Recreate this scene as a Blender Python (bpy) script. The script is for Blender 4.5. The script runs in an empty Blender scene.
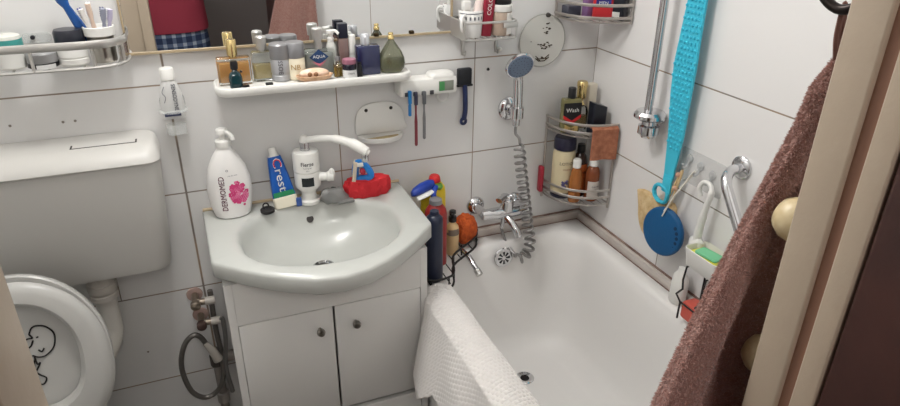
import bpy, bmesh, math, random
from mathutils import Vector, Matrix, Euler
random.seed(7)
PI = math.pi
sc = bpy.context.scene
COL = sc.collection

# ------------------------------------------------------------------ materials
MATS = {}
def lin(c):
    return tuple((v/255/12.92 if v/255 <= .04045 else ((v/255+.055)/1.055)**2.4) for v in c)
def M(name, rgb=(200, 200, 200), rough=.5, metal=0., trans=0., coat=0., bump=None, alpha=1., emit=0., sheen=0., ior=1.45, spec=.5, var=None):
    if name in MATS: return MATS[name]
    m = bpy.data.materials.new(name); m.use_nodes = True
    nt = m.node_tree; b = nt.nodes['Principled BSDF']; c = lin(rgb) + (1,)
    b.inputs['Base Color'].default_value = c; b.inputs['Roughness'].default_value = rough
    b.inputs['Metallic'].default_value = metal; b.inputs['Transmission Weight'].default_value = trans
    b.inputs['Coat Weight'].default_value = coat; b.inputs['Alpha'].default_value = alpha
    b.inputs['IOR'].default_value = ior; b.inputs['Specular IOR Level'].default_value = spec
    b.inputs['Sheen Weight'].default_value = sheen
    if emit:
        b.inputs['Emission Color'].default_value = c; b.inputs['Emission Strength'].default_value = emit
    if var or bump:
        tc = nt.nodes.new('ShaderNodeTexCoord')
    if var:      # (scale, second colour, contrast)
        n = nt.nodes.new('ShaderNodeTexNoise'); n.inputs['Scale'].default_value = var[0]; n.inputs['Detail'].default_value = 4
        nt.links.new(tc.outputs['Object'], n.inputs['Vector'])
        r = nt.nodes.new('ShaderNodeValToRGB'); r.color_ramp.elements[0].position = .35; r.color_ramp.elements[1].position = .65
        r.color_ramp.elements[0].color = c; r.color_ramp.elements[1].color = lin(var[1]) + (1,)
        nt.links.new(n.outputs['Fac'], r.inputs['Fac']); nt.links.new(r.outputs['Color'], b.inputs['Base Color'])
    if bump:     # (scale, strength, distance)
        n = nt.nodes.new('ShaderNodeTexNoise'); n.inputs['Scale'].default_value = bump[0]; n.inputs['Detail'].default_value = 5
        nt.links.new(tc.outputs['Object'], n.inputs['Vector'])
        bp = nt.nodes.new('ShaderNodeBump'); bp.inputs['Strength'].default_value = bump[1]; bp.inputs['Distance'].default_value = bump[2]
        nt.links.new(n.outputs['Fac'], bp.inputs['Height']); nt.links.new(bp.outputs['Normal'], b.inputs['Normal'])
    MATS[name] = m
    return m

def tile_mat(name, axis, vlines, base, extra=None):
    """large glazed tiles: grout every 0.25 m in height and at the listed joints along one axis"""
    m = bpy.data.materials.new(name); m.use_nodes = True
    nt = m.node_tree; N = nt.nodes; L = nt.links; b = N['Principled BSDF']
    g = N.new('ShaderNodeNewGeometry'); s = N.new('ShaderNodeSeparateXYZ'); L.new(g.outputs['Position'], s.inputs[0])
    def math_(op, a, bb=None):
        n = N.new('ShaderNodeMath'); n.operation = op
        for i, v in enumerate((a, bb)):
            if v is None: continue
            if isinstance(v, (int, float)): n.inputs[i].default_value = v
            else: L.new(v, n.inputs[i])
        return n.outputs[0]
    def line(d, w):
        n = N.new('ShaderNodeMapRange'); n.inputs['From Min'].default_value = w*.55; n.inputs['From Max'].default_value = w
        n.inputs['To Min'].default_value = 1; n.inputs['To Max'].default_value = 0; L.new(d, n.inputs['Value']); return n.outputs[0]
    zz = math_('ADD', s.outputs['Z'], 5*.25 - 1.10 + .125)
    zz = math_('MODULO', zz, .25); zz = math_('ABSOLUTE', math_('SUBTRACT', zz, .125))
    mask = line(zz, .0020)
    for v, w, *top in vlines:
        d = math_('ABSOLUTE', math_('SUBTRACT', s.outputs[axis], v)); l_ = line(d, w)
        if top: l_ = math_('MULTIPLY', l_, math_('MULTIPLY', math_('LESS_THAN', s.outputs['Z'], top[0]), math_('GREATER_THAN', s.outputs['Z'], top[1])))
        mask = math_('MAXIMUM', mask, l_)
    tc = N.new('ShaderNodeTexCoord'); no = N.new('ShaderNodeTexNoise'); no.inputs['Scale'].default_value = 9; no.inputs['Detail'].default_value = 3
    L.new(tc.outputs['Object'], no.inputs['Vector'])
    gr = N.new('ShaderNodeValToRGB'); gr.color_ramp.elements[0].color = lin((128, 120, 112)) + (1,); gr.color_ramp.elements[1].color = lin((160, 138, 116)) + (1,)
    gr.color_ramp.elements[0].position = .38; gr.color_ramp.elements[1].position = .62
    L.new(no.outputs['Fac'], gr.inputs['Fac'])
    no2 = N.new('ShaderNodeTexNoise'); no2.inputs['Scale'].default_value = 3; L.new(tc.outputs['Object'], no2.inputs['Vector'])
    tr = N.new('ShaderNodeValToRGB'); tr.color_ramp.elements[0].color = lin(base) + (1,)
    tr.color_ramp.elements[1].color = lin(tuple(v-7 for v in base)) + (1,); L.new(no2.outputs['Fac'], tr.inputs['Fac'])
    mx = N.new('ShaderNodeMix'); mx.data_type = 'RGBA'
    L.new(mask, mx.inputs['Factor']); L.new(tr.outputs[0], mx.inputs['A']); L.new(gr.outputs[0], mx.inputs['B'])
    L.new(mx.outputs['Result'], b.inputs['Base Color'])
    ro = N.new('ShaderNodeMapRange'); ro.inputs['To Min'].default_value = .22; ro.inputs['To Max'].default_value = .8
    L.new(mask, ro.inputs['Value']); L.new(ro.outputs[0], b.inputs['Roughness'])
    bp = N.new('ShaderNodeBump'); bp.invert = True; bp.inputs['Strength'].default_value = .4; bp.inputs['Distance'].default_value = .0012
    L.new(mask, bp.inputs['Height']); L.new(bp.outputs[0], b.inputs['Normal'])
    MATS[name] = m
    return m

# ------------------------------------------------------------------ geometry
def rrect(w, d, r, n=6):
    """rounded rectangle outline, counter-clockwise"""
    r = min(r, w/2-1e-5, d/2-1e-5); pts = []
    for cx, cy, a0 in ((w/2-r, d/2-r, 0), (-w/2+r, d/2-r, PI/2), (-w/2+r, -d/2+r, PI), (w/2-r, -d/2+r, 1.5*PI)):
        for i in range(n+1):
            a = a0 + PI/2*i/n; pts.append((cx+r*math.cos(a), cy+r*math.sin(a)))
    return pts
def ellipse(rx, ry, n=28, cx=0, cy=0):
    return [(cx+rx*math.cos(2*PI*i/n), cy+ry*math.sin(2*PI*i/n)) for i in range(n)]
def rot(x=0, y=0, z=0): return Euler((x, y, z)).to_matrix().to_4x4()
def at(x, y, z): return Matrix.Translation((x, y, z))
def look(d, up=(0, 0, 1)):
    """matrix whose local Z is d"""
    z = Vector(d).normalized(); u = Vector(up)
    if abs(z.dot(u)) > .99: u = Vector((0, 1, 0))
    x = u.cross(z).normalized(); y = z.cross(x)
    return Matrix((x, y, z)).transposed().to_4x4()
def smooth_path(pts, n=8):
    """Catmull-Rom"""
    P = [Vector(p) for p in pts]; P = [P[0]*2-P[1]] + P + [P[-1]*2-P[-2]]; out = []
    for i in range(1, len(P)-2):
        a, b, c, d = P[i-1:i+3]
        for k in range(n):
            t = k/n
            out.append(.5*((2*b)+(c-a)*t+(2*a-5*b+4*c-d)*t*t+(3*b-a-3*c+d)*t**3))
    out.append(P[-2]); return out

class G:
    def __init__(self): self.b = bmesh.new()
    def loft(self, rings, cap=True, closed=True, M4=None):
        b = self.b; R = []
        for ring in rings:
            R.append([b.verts.new((M4 @ Vector(p)) if M4 else Vector(p)) for p in ring])
        for r0, r1 in zip(R, R[1:]):
            n = len(r0)
            for i in range(n if closed else n-1):
                j = (i+1) % n
                b.faces.new((r0[i], r0[j], r1[j], r1[i]))
        if cap:
            b.faces.new(R[0][::-1]); b.faces.new(R[-1])
        return self
    def prism(self, out, z0, z1, bev=0, M4=None, seg=2):
        rings = []
        if bev:
            cx = sum(p[0] for p in out)/len(out); cy = sum(p[1] for p in out)/len(out)
            w = max(abs(p[0]-cx) for p in out); d = max(abs(p[1]-cy) for p in out)
            def sc_(e): return [(cx+(p[0]-cx)*(1-e/w), cy+(p[1]-cy)*(1-e/d)) for p in out]
            st = [(bev*(1-math.sin(PI/2*i/seg)), bev*(1-math.cos(PI/2*i/seg))) for i in range(seg+1)]
            for e, h in st: rings.append([(x, y, z0+h) for x, y in sc_(e)])
            for e, h in reversed(st): rings.append([(x, y, z1-h) for x, y in sc_(e)])
        else:
            rings = [[(x, y, z0) for x, y in out], [(x, y, z1) for x, y in out]]
        return self.loft(rings, M4=M4)
    def box(self, x0, x1, y0, y1, z0, z1, bev=0, M4=None):
        o = rrect(x1-x0, y1-y0, bev if bev else 1e-5, 3 if bev else 0) if bev else [((x1-x0)/2, (y1-y0)/2), (-(x1-x0)/2, (y1-y0)/2), (-(x1-x0)/2, -(y1-y0)/2), ((x1-x0)/2, -(y1-y0)/2)]
        cx, cy = (x0+x1)/2, (y0+y1)/2
        return self.prism([(px+cx, py+cy) for px, py in o], z0, z1, bev, M4)
    def lathe(self, prof, seg=24, M4=None, sx=1, sy=1):
        rings = [[(max(r, 1e-5)*sx*math.cos(2*PI*i/seg), max(r, 1e-5)*sy*math.sin(2*PI*i/seg), z) for i in range(seg)] for r, z in prof]
        return self.loft(rings, M4=M4)
    def tube(self, pts, r, seg=8, closed=False, flat=None, up=(0, 0, 1)):
        P = [Vector(p) for p in pts]; n = len(P); rings = []
        rr = r if isinstance(r, (list, tuple)) else [r]*n
        T = []
        for i in range(n):
            a = P[(i-1) % n] if closed or i > 0 else P[i]; c = P[(i+1) % n] if closed or i < n-1 else P[i]
            T.append((c-a).normalized())
        u = Vector(up)
        if abs(T[0].dot(u)) > .95: u = Vector((1, 0, 0))
        nrm = (u - T[0]*u.dot(T[0])).normalized()
        for i in range(n):
            nrm = (nrm - T[i]*nrm.dot(T[i])).normalized(); bi = T[i].cross(nrm)
            f = flat if flat else 1.
            rings.append([P[i] + nrm*rr[i]*math.cos(2*PI*k/seg) + bi*rr[i]*f*math.sin(2*PI*k/seg) for k in range(seg)])
        if closed: rings.append(rings[0]); return self._closed(rings)
        return self.loft(rings)
    def _closed(self, rings):
        b = self.b; R = [[b.verts.new(p) for p in ring] for ring in rings[:-1]]; m = len(R)
        for i in range(m):
            r0, r1 = R[i], R[(i+1) % m]; n = len(r0)
            for k in range(n): b.faces.new((r0[k], r0[(k+1) % n], r1[(k+1) % n], r1[k]))
        return self
    def ball(self, c, r, seg=14, M4=None):
        if not isinstance(r, (tuple, list)): r = (r, r, r)
        prof = [(math.sin(PI*i/seg), -math.cos(PI*i/seg)) for i in range(seg+1)]
        rings = [[(c[0]+max(q, 1e-4)*r[0]*math.cos(2*PI*k/(seg*2)), c[1]+max(q, 1e-4)*r[1]*math.sin(2*PI*k/(seg*2)), c[2]+z*r[2]) for k in range(seg*2)] for q, z in prof]
        return self.loft(rings, M4=M4)
    def sheet(self, fn, nu, nv, thick=0.):
        """open surface fn(u,v); with thick a closed slab of two sides"""
        b = self.b
        top = [[b.verts.new(fn(i/nu, j/nv)) for i in range(nu+1)] for j in range(nv+1)]
        for j in range(nv):
            for i in range(nu): b.faces.new((top[j][i], top[j][i+1], top[j+1][i+1], top[j+1][i]))
        if thick:
            b.normal_update()
            bot = [[b.verts.new(v.co - v.normal*thick) for v in row] for row in top]
            for j in range(nv):
                for i in range(nu): b.faces.new((bot[j][i], bot[j+1][i], bot[j+1][i+1], bot[j][i+1]))
            for i in range(nu):
                b.faces.new((top[0][i+1], top[0][i], bot[0][i], bot[0][i+1])); b.faces.new((top[nv][i], top[nv][i+1], bot[nv][i+1], bot[nv][i]))
            for j in range(nv):
                b.faces.new((top[j][0], top[j+1][0], bot[j+1][0], bot[j][0])); b.faces.new((top[j+1][nu], top[j][nu], bot[j][nu], bot[j+1][nu]))
        return self
    def out(self, name, mat, parent=None, sharp=38, kind=None, label=None, keep=False):
        b = self.b
        if not keep: bmesh.ops.recalc_face_normals(b, faces=b.faces)
        b.normal_update()
        for f in b.faces: f.smooth = True
        for e in b.edges:
            if len(e.link_faces) == 2 and e.calc_face_angle(0) > math.radians(sharp): e.smooth = False
        me = bpy.data.meshes.new(name); b.to_mesh(me); b.free()
        o = bpy.data.objects.new(name, me); COL.objects.link(o)
        if isinstance(mat, (list, tuple)):
            for m in mat: me.materials.append(m)
        else: me.materials.append(mat)
        if parent: o.parent = parent
        if kind: o['kind'] = kind
        if label: o['label'] = label
        return o

def thing(name, label, cat, loc=(0, 0, 0), rz=0, group=None, rxyz=None):
    o = bpy.data.objects.new(name, None); COL.objects.link(o); o.empty_display_size = .02
    o.location = loc; o.rotation_euler = rxyz if rxyz else (0, 0, rz); return tag(o, label, cat, group)
def tag(o, label, cat, group=None):
    o['label'] = label; o['category'] = cat
    if group: o['group'] = group
    return o
def struct(o): o['kind'] = 'structure'; return o
def copy_tree(o, parent=None):
    c = o.copy(); COL.objects.link(c); c.parent = parent
    for ch in list(o.children): copy_tree(ch, c)
    return c
def text(s, size, mat, parent, fn, name='lettering', sx=1.):
    cu = bpy.data.curves.new('t', 'FONT'); cu.body = s; cu.size = size; cu.align_x = 'CENTER'; cu.align_y = 'CENTER'; cu.resolution_u = 2
    t = bpy.data.objects.new('t', cu); COL.objects.link(t); bpy.context.view_layer.update()
    me = bpy.data.meshes.new_from_object(t.evaluated_get(bpy.context.evaluated_depsgraph_get()))
    bpy.data.objects.remove(t); bpy.data.curves.remove(cu)
    for v in me.vertices: v.co = Vector(fn(v.co.x*sx, v.co.y))
    me.materials.clear(); me.materials.append(mat); me.name = name
    o = bpy.data.objects.new(name, me); COL.objects.link(o); o.parent = parent
    return o
def on_front(x, y, z):     # writing on a flat face turned to -y
    return lambda u, v: (x+u, y, z+v)
def on_cyl(r, z, a=-PI/2, cy=1.):
    return lambda u, v: ((r+.0006)*math.cos(a+u/r), (r+.0006)*cy*math.sin(a+u/r), z+v)
def up_cyl(r, z, a=-PI/2, cy=1.):   # reading upwards
    return lambda u, v: ((r+.0006)*math.cos(a-v/r), (r+.0006)*cy*math.sin(a-v/r), z+u)
def band(r, z0, z1, a0, a1, mat, parent, name='paper_label', cy=1., n=14, lab=None):
    g = G(); g.sheet(lambda u, v: ((r+.0003)*math.cos(a0+(a1-a0)*u), (r+.0003)*cy*math.sin(a0+(a1-a0)*u), z0+(z1-z0)*v), n, 1, .0004)
    return g.out(name, mat, parent, label=lab)

# common materials
porcelain = M('glazed porcelain', (195, 197, 192), .24, coat=.15)
white_pl = M('white plastic', (232, 231, 226), .32)
white_sat = M('white lacquered board', (226, 225, 221), .35)
chrome = M('chrome', (214, 214, 216), .09, 1.)
steel = M('brushed steel', (176, 176, 174), .3, 1.)
dull = M('dull aluminium', (200, 198, 194), .42, .9)
black = M('black plastic', (22, 22, 25), .35)
blackwire = M('black coated wire', (24, 23, 23), .45)
gold = M('gold metal', (222, 198, 140), .25, 1.)
rubber = M('dark rubber', (36, 34, 34), .7)
ink = M('dark print', (40, 38, 44), .5)
whiteprint = M('white print', (235, 235, 230), .5)
glass = M('clear glass', (240, 244, 242), .03, trans=1.)
clearpl = M('clear plastic', (235, 238, 236), .12, alpha=.28)

# ================================================================== SETTING
WY = -1.17            # bathroom face of the doorway wall
LX, RXJ = -1.115, -.64  # doorway edges
XL = -1.72; CEIL = 2.22
wt = tile_mat('back wall tiles', 'X', [(-.357, .0016), (-.710, .0016), (-1.0685, .0030), (-1.25, .0016, .85, .60), (-1.605, .0016, .85, .60)], (226, 225, 223))
rt = tile_mat('right wall tiles', 'Y', [(-.355, .0016), (-.712, .0016), (-1.068, .0016), (-.0005, .0016)], (238, 236, 234))
ft = tile_mat('front wall tiles', 'X', [(-.3, .0016), (-1.4, .0016)], (240, 239, 237))
lt_ = tile_mat('left wall tiles', 'Y', [(-.355, .0016), (-.712, .0016), (-1.068, .0016)], (226, 225, 223))
struct(G().box(XL-.1, .1, 0, .1, 0, CEIL).out('wall_back', wt))
struct(G().box(0, .1, WY-.05, 0, 0, CEIL).out('wall_right', rt))
struct(G().box(XL-.1, XL, WY-.05, 0, 0, CEIL).out('wall_left', lt_))
g = G(); g.box(XL, LX-.035, WY-.05, WY, 0, CEIL); g.box(RXJ+.035, 0, WY-.05, WY, 0, CEIL); g.box(LX-.035, RXJ+.035, WY-.05, WY, 2.02, CEIL)
struct(g.out('wall_front', ft))
floor_m = M('grey floor tiles', (120, 112, 104), .4, var=(6, (104, 98, 92), 1))
struct(G().box(-2.2, .6, -3.0, .1, -.06, 0).out('floor', floor_m))
paint = M('white ceiling paint', (240, 239, 237), .8)
struct(G().box(-2.2, .6, -3.0, .1, CEIL, CEIL+.06).out('ceiling', paint))
hallpaint = M('grey hallway paint', (120, 112, 108), .8)
struct(G().box(-2.2, .6, -3.05, -2.98, 0, CEIL).out('wall_hall_end', hallpaint))
struct(G().box(-2.2, -2.13, -2.98, WY-.05, 0, CEIL).out('wall_hall_left', hallpaint))
struct(G().box(.53, .6, -2.98, WY-.05, 0, CEIL).out('wall_hall_right', hallpaint))

# door frame: cream reveal with a rebate groove, plus casing on the bathroom side
cream = M('cream gloss paint', (182, 166, 146), .35, bump=(60, .25, .002))
groove_m = M('worn brown rebate', (150, 112, 92), .6)
dfr = thing('door_frame', 'cream painted wooden door frame around the narrow doorway at the near right', 'door frame', (LX/2+RXJ/2, WY, 0))
dfr['kind'] = 'structure'
cx = LX/2+RXJ/2; hw = (RXJ-LX)/2
g = G()
for s in (-1, 1):
    a, b = sorted((s*hw, s*(hw+.035)))
    g.box(a, b, -.024, .004 if s > 0 else .03, 0, 2.02, .002)
    g.box(a, b, -.052, -.034, 0, 2.02, .002)
g.box(-hw-.03, hw+.03, -.052, .004, 1.985, 2.02, .002)
g.out('jamb', cream, dfr)
g = G()
for s in (-1, 1):
    a, b = sorted((s*(hw+.004), s*(hw+.034)))
    g.box(a, b, -.0345, -.0235, 0, 1.99)
g.out('rebate', groove_m, dfr, label='brownish groove between the two cream strips')
g = G(); g.box(-hw-.09, -hw-.03, 0, .018, 0, 2.08, .004); g.box(-hw-.09, hw+.05, 0, .018, 2.02, 2.08, .004)
g.out('casing', cream, dfr)
# door leaf, opened out into the hall
wood = M('dark brown door wood', (70, 40, 34), .45, bump=(40, .3, .002), var=(14, (58, 33, 29), 1))
dl = thing('door_1', 'dark brown wooden door leaf opened out beside the cream frame', 'door', (RXJ, WY-.054, 0)); dl['kind'] = 'structure'
g = G(); g.box(.0, .035, -.50, 0, .01, 1.98, .003); g.out('door_panel', wood, dl)
g = G(); g.lathe([(.024, 0), (.024, .004), (.009, .006), (.009, .03), (.02, .034), (.024, .045), (.018, .055), (0, .057)], 20, at(0, -.45, .82) @ look((-1, 0, 0)))
g.out('door_handle', dull, dl)

# strips of edging between tub and wall
strip = M('white edging tile', (206, 200, 194), .3, var=(10, (192, 180, 172), 1))
seal = M('stained sealant', (112, 84, 74), .7, var=(25, (150, 128, 116), 1))
t1 = struct(G().box(-.585, 0, -.016, 0, .594, .62, .003).out('trim_1', strip))
t2 = struct(G().box(-.016, 0, WY+.001, -.016, .594, .62, .003).out('trim_2', strip))
g = G(); g.box(-.585, -.003, -.006, -.0004, .619, .6225); g.box(-.585, -.016, -.019, -.015, .5935, .598); g.out('sealant_line', seal, t1)
g = G(); g.box(-.006, -.0004, WY+.001, -.005, .619, .6225); g.box(-.019, -.015, WY+.001, -.016, .5935, .598); g.out('sealant_line', seal, t2)

# ceiling lamp
lamp = thing('ceiling_lamp', 'round white ceiling lamp above the middle of the bathroom', 'lamp', (-1.0, -.42, CEIL))
G().lathe([(0, -.001), (.13, -.001), (.13, -.02), (.12, -.025), (0, -.026)], 32).out('base', white_pl, lamp)
G().lathe([(.118, -.024), (.115, -.05), (.09, -.075), (.05, -.088), (0, -.092)], 32).out('diffuser', M('lamp glass', (255, 246, 232), .3, emit=9), lamp)
def light(name, kind, loc, energy, size, colr):
    l = bpy.data.lights.new(name, kind); l.energy = energy; l.color = colr
    if kind == 'AREA': l.shape = 'DISK'; l.size = size
    else: l.shadow_soft_size = size
    o = bpy.data.objects.new(name, l); COL.objects.link(o); o.location = loc; return o
light('bathroom_light', 'POINT', (-1.0, -.42, CEIL-.2), 18.5, .12, (.985, .99, 1))
light('hallway_fill', 'POINT', (-1.0, -2.2, CEIL-.15), 14, .1, (1, .97, .95))  # added fill from an unseen source, brightens shirt and cabinet through the doorway

# ================================================================== BATHTUB
enamel = M('white tub enamel', (232, 230, 227), .38)
tub = thing('bathtub', 'white enamel bathtub built in along the right tiled wall', 'bathtub', (-.29, -.58, 0))
def tr(x0, x1, y0, y1, r, z):
    return [(px+(x0+x1)/2+.29, py+(y0+y1)/2+.58, z) for px, py in rrect(x1-x0, y1-y0, r, 8)]
X0, X1, Y0, Y1 = -.578, -.001, WY+.004, -.001
rings = [tr(X0, X1, Y0, Y1, .01, .0), tr(X0, X1, Y0, Y1, .01, .585), tr(X0+.004, X1-.002, Y0+.002, Y1-.002, .012, .594), tr(X0+.012, X1-.004, Y0+.004, Y1-.004, .015, .597)]
ix0, ix1, iy0, iy1 = -.512, -.045, -1.11, -.058
for ins, z, r in ((0, .597, .07), (.006, .594, .075), (.014, .583, .08), (.022, .56, .085), (.032, .48, .09), (.045, .38, .10), (.06, .31, .11), (.085, .275, .10), (.12, .262, .08)):
    rings.append(tr(ix0+ins, ix1-ins, iy0+ins*2.2, iy1-ins*.8, r, z))
g = G(); g.loft(rings); g.out('tub_shell', enamel, tub, sharp=60)
# drain and overflow
dr = G(); M4 = at(-.292+.29, -.246+.58, .262)
dr.lathe([(0, -.004), (.024, -.003), (.026, .001), (.022, .003), (.014, .0005), (.0135, -.001), (0, -.0015)], 24, M4); dr.out('drain_ring', chrome, tub)
G().lathe([(0, -.001), (.0128, -.001), (.0128, .0004), (0, .0006)], 20, M4).out('drain_hole', M('drain black', (20, 16, 14), .8), tub)
ov = at(-.292+.29, -.0825+.58, .558) @ look((0, -1, .12))
g = G(); g.lathe([(0, -.002), (.028, -.002), (.029, .001), (.026, .004), (.02, .0045), (0, .005)], 28, ov); o_ = g.out('overflow_cover', chrome, tub)
g = G()
for k in range(8):
    a = 2*PI*k/8
    g.prism([(.006, -.0012), (.018, -.0034), (.018, .0034), (.006, .0012)], .0046, .0058, 0, ov @ rot(0, 0, a))
g.out('overflow_slot', black, o_)

# ================================================================== VANITY
van = thing('vanity_cabinet', 'white two door vanity cabinet under the basin', 'cabinet', (-.805, -.001, 0))
cw = .22; fy = -.264
g = G(); g.box(-cw, -cw+.016, fy, -.01, .02, .748); g.box(cw-.016, cw, fy, -.01, .02, .748); g.box(-cw+.016, cw-.016, -.02, -.01, .1, .70)
g.box(-cw+.016, cw-.016, fy+.02, -.02, .325, .339); g.box(-cw+.016, cw-.016, fy+.02, -.02, .09, .105); g.box(-cw+.017, cw-.017, fy+.025, fy+.04, .02, .09)
g.out('body', white_sat, van)
arc = [(-cw+.0165, .645), (cw-.0165, .645), (cw-.0165, .748)] + [(.13*math.cos(PI*i/14), .752-.052*math.sin(PI*i/14)**.7) for i in range(15)] + [(-cw+.0165, .748)]
g = G(); g.prism(arc, 0, .014, 0, at(0, fy+.0142, 0) @ rot(PI/2)); g.out('front_panel', white_sat, van)
knob_m = M('worn metal knob', (150, 146, 140), .3, 1.)
def door(x0, x1, kx):
    d = G().box(x0, x1, fy, fy+.016, .350, .643, .0015).out('door', white_sat, van)
    k = at(kx, fy, .592) @ look((0, -1, 0))
    G().lathe([(.004, 0), (.004, .008), (.0085, .010), (.0095, .016), (.007, .021), (0, .0225)], 18, k).out('knob', knob_m, d)
    return d
door(-cw+.017, -.0035, -.035); door(.0015, cw-.017, .046)
dd = G().box(-cw+.018, cw-.018, fy, fy+.016, .10, .335, .0015).out('drawer', white_sat, van)
G().lathe([(.004, 0), (.004, .008), (.0085, .010), (.0095, .016), (.007, .021), (0, .0225)], 18, at(0, fy, .22) @ look((0, -1, 0))).out('knob', knob_m, dd)

# basin ------------------------------------------------------------
bas = thing('washbasin', 'white porcelain washbasin with a bulging front on the vanity', 'basin', (-.803, -.001, 0))
half = [(.239, -.0), (.2385, -.06), (.238, -.12), (.2375, -.18), (.2365, -.243), (.233, -.253), (.213, -.272), (.181, -.303), (.14, -.337), (.10, -.364), (.055, -.387), (0, -.397)]
oul = [(x, y) for x, y in half] + [(-x, y) for x, y in reversed(half[:-1])] 
# refine the outline, closed along the wall
back = [(-.239+.478*i/14, 0.) for i in range(1, 14)]
oul = oul + back
n = len(oul)
def shrink(pts, e, cy=-.19):
    return [(x*(1-e/.24), cy+(y-cy)*(1-e/.2)) for x, y in pts]
def bowl(p, z, k=1.0, off=0.):
    # bowl opening: direction taken from the outline point
    a = math.atan2(p[1]+.185, p[0])
    c, s = math.cos(a), math.sin(a)
    rx, ry = .176*k, (.135 if s > 0 else .150)*k
    e = 2.5 if s > 0 else 2.15
    r = (abs(c/rx)**e + abs(s/ry)**e)**(-1/e)
    return (r*c, -.185+off+r*s, z)
cab_in = [(max(-.2, min(.2, x*.8)), max(-.24, min(-.03, y*.6-.05))) for x, y in oul]
rings = []
rings.append([(*bowl(p, 0, .40)[:2], .664) for p in oul])
rings.append([(*bowl(p, 0, .56, .0)[:2], .682) for p in oul])
rings.append([(*bowl(p, 0, .74, .0)[:2], .722) for p in oul])
rings.append([(x, y, .752) for x, y in shrink(oul, .035)])
rings.append([(x, y, .757) for x, y in shrink(oul, .012)])
rings.append([(x, y, .762) for x, y in shrink(oul, .004)])
rings.append([(x, y, .766) for x, y in oul])
rings.append([(x, y, .793) for x, y in oul])
rings.append([(x, y, .7975) for x, y in shrink(oul, .0015)])
rings.append([(x, y, .800) for x, y in shrink(oul, .005)])
for k, z, off in ((1.07, .8005, 0), (1.03, .7995, 0), (.995, .795, 0), (.97, .784, 0), (.935, .766, .0), (.86, .744, .0), (.70, .724, .002), (.52, .708, .006), (.32, .696, .010), (.16, .693, .012)):
    rings.append([bowl(p, z, k, off) for p in oul])
g = G(); g.loft(rings); g.out('basin_body', porcelain, bas, sharp=50)
G().lathe([(0, -.004), (.022, -.003), (.025, .001), (.021, .003), (.015, .001), (.014, -.001), (0, -.0015)], 24, at(0, -.172, .6955)).out('drain_ring', chrome, bas)
G().lathe([(0, -.001), (.0135, -.001), (.0135, .0002), (0, .0003)], 20, at(0, -.172, .696)).out('drain_hole', M('drain grey', (70, 66, 62), .6, .5), bas)
m4 = at(-.004, -.0605, .764) @ look((0, -.75, .66))
G().lathe([(0, -.003), (.0085, -.003), (.0085, .0015), (0, .0016)], 18, m4).out('overflow_hole', M('overflow shade', (52, 48, 46), .6), bas)

g = G(); g.tube([(-.238, -.003, .802), (.238, -.003, .802)], .004, 8); g.out('sealant_bead', M('yellowed sealant', (190, 170, 140), .6), bas)

# ================================================================== TOILET
cist_m = M('cream white cistern plastic', (199, 197, 192), .35)
cis = thing('toilet_cistern', 'wide white plastic toilet cistern hung on the left of the tiled wall', 'cistern', (-1.305, -.001, .70))
def cr(w, d, z, r=.025, yo=0): return [(x, y-d/2+yo, z) for x, y in rrect(w, d, r, 6)]
g = G(); g.loft([cr(.34, .085, .015, .03), cr(.36, .10, .02, .03), cr(.37, .105, .035, .03), cr(.40, .125, .268, .03), cr(.402, .126, .275, .03)]); g.out('tank', cist_m, cis)
def lidrow(w, d, z): return [(x, y-d/2, z) for x, y in rrect(w, d, .03, 6)]
g = G(); g.loft([lidrow(.406, .128, .276), lidrow(.409, .131, .280), lidrow(.407, .129, .285), lidrow(.403, .118, .296), lidrow(.398, .106, .305), lidrow(.385, .092, .310)]); g.out('tank_lid', cist_m, cis)
g = G(); g.box(.045, .165, -.082, -.079, .3085, .3106); g.box(.045, .048, -.082, -.062, .3085, .3108); g.box(.162, .165, -.082, -.062, .3085, .3108)
g.out('button_gap', M('shadow gap', (64, 60, 56), .7), cis)
fp = thing('flush_pipe', 'white plastic flush pipe with a ridged nut below the cistern', 'pipe', (-1.270, -.062, .45))
pp = smooth_path([(0, 0, .262), (0, 0, .15), (-.003, -.002, .11), (-.022, -.014, .070), (-.062, -.030, .052), (-.112, -.044, .040), (-.138, -.060, .0), (-.14, -.085, -.032)], 6)
pl_m = M('off white pipe plastic', (206, 202, 194), .35)
G().tube(pp, .022, 16).out('pipe_bend', pl_m, fp)
G().lathe([(.024, .205), (.029, .207), (.029, .219), (.026, .221), (.026, .226), (.030, .228), (.030, .244), (.027, .246), (.027, .263), (.024, .264)], 28).out('nut', M('grey white nut', (186, 180, 172), .4), fp)

toi = thing('toilet', 'white toilet with raised seat and lid at the left edge', 'toilet', (-1.40, -.27, 0))
def el(cx_, cy_, rx, ry, z, n=32): return [(x, y, z) for x, y in ellipse(rx, ry, n, cx_, cy_)]
g = G(); g.loft([el(0, -.02, .10, .15, 0), el(0, -.02, .10, .15, .02), el(0, -.03, .085, .13, .12), el(0, -.06, .11, .15, .24), el(0, -.10, .155, .20, .36), el(0, -.115, .168, .215, .415), el(0, -.115, .165, .212, .425), el(0, -.12, .13, .17, .425), el(0, -.12, .12, .155, .40), el(0, -.11, .07, .09, .25), el(0, -.11, .03, .04, .2)])
g.box(-.12, .12, -.02, .14, .36, .42, .02); g.out('bowl', porcelain, toi)
ang = math.atan2(.09, .40)
LM = at(0, 0, .46) @ rot(-ang) @ rot(PI/2)     # local x across, y up the lid, z towards the room
seat_m = M('white seat plastic', (188, 187, 183), .3)
def egg(hw_, top, bot, n=48, p=2.2):
    pts = []; cy_ = (top+bot)/2; hh = (top-bot)/2
    for i in range(n):
        a = 2*PI*i/n; c, s = math.cos(a), math.sin(a)
        e = 2.0 if s > 0 else 2.7
        r = (abs(c)**e+abs(s)**e)**(-1/e)
        pts.append((hw_*r*c, cy_+hh*r*s))
    return pts
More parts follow.
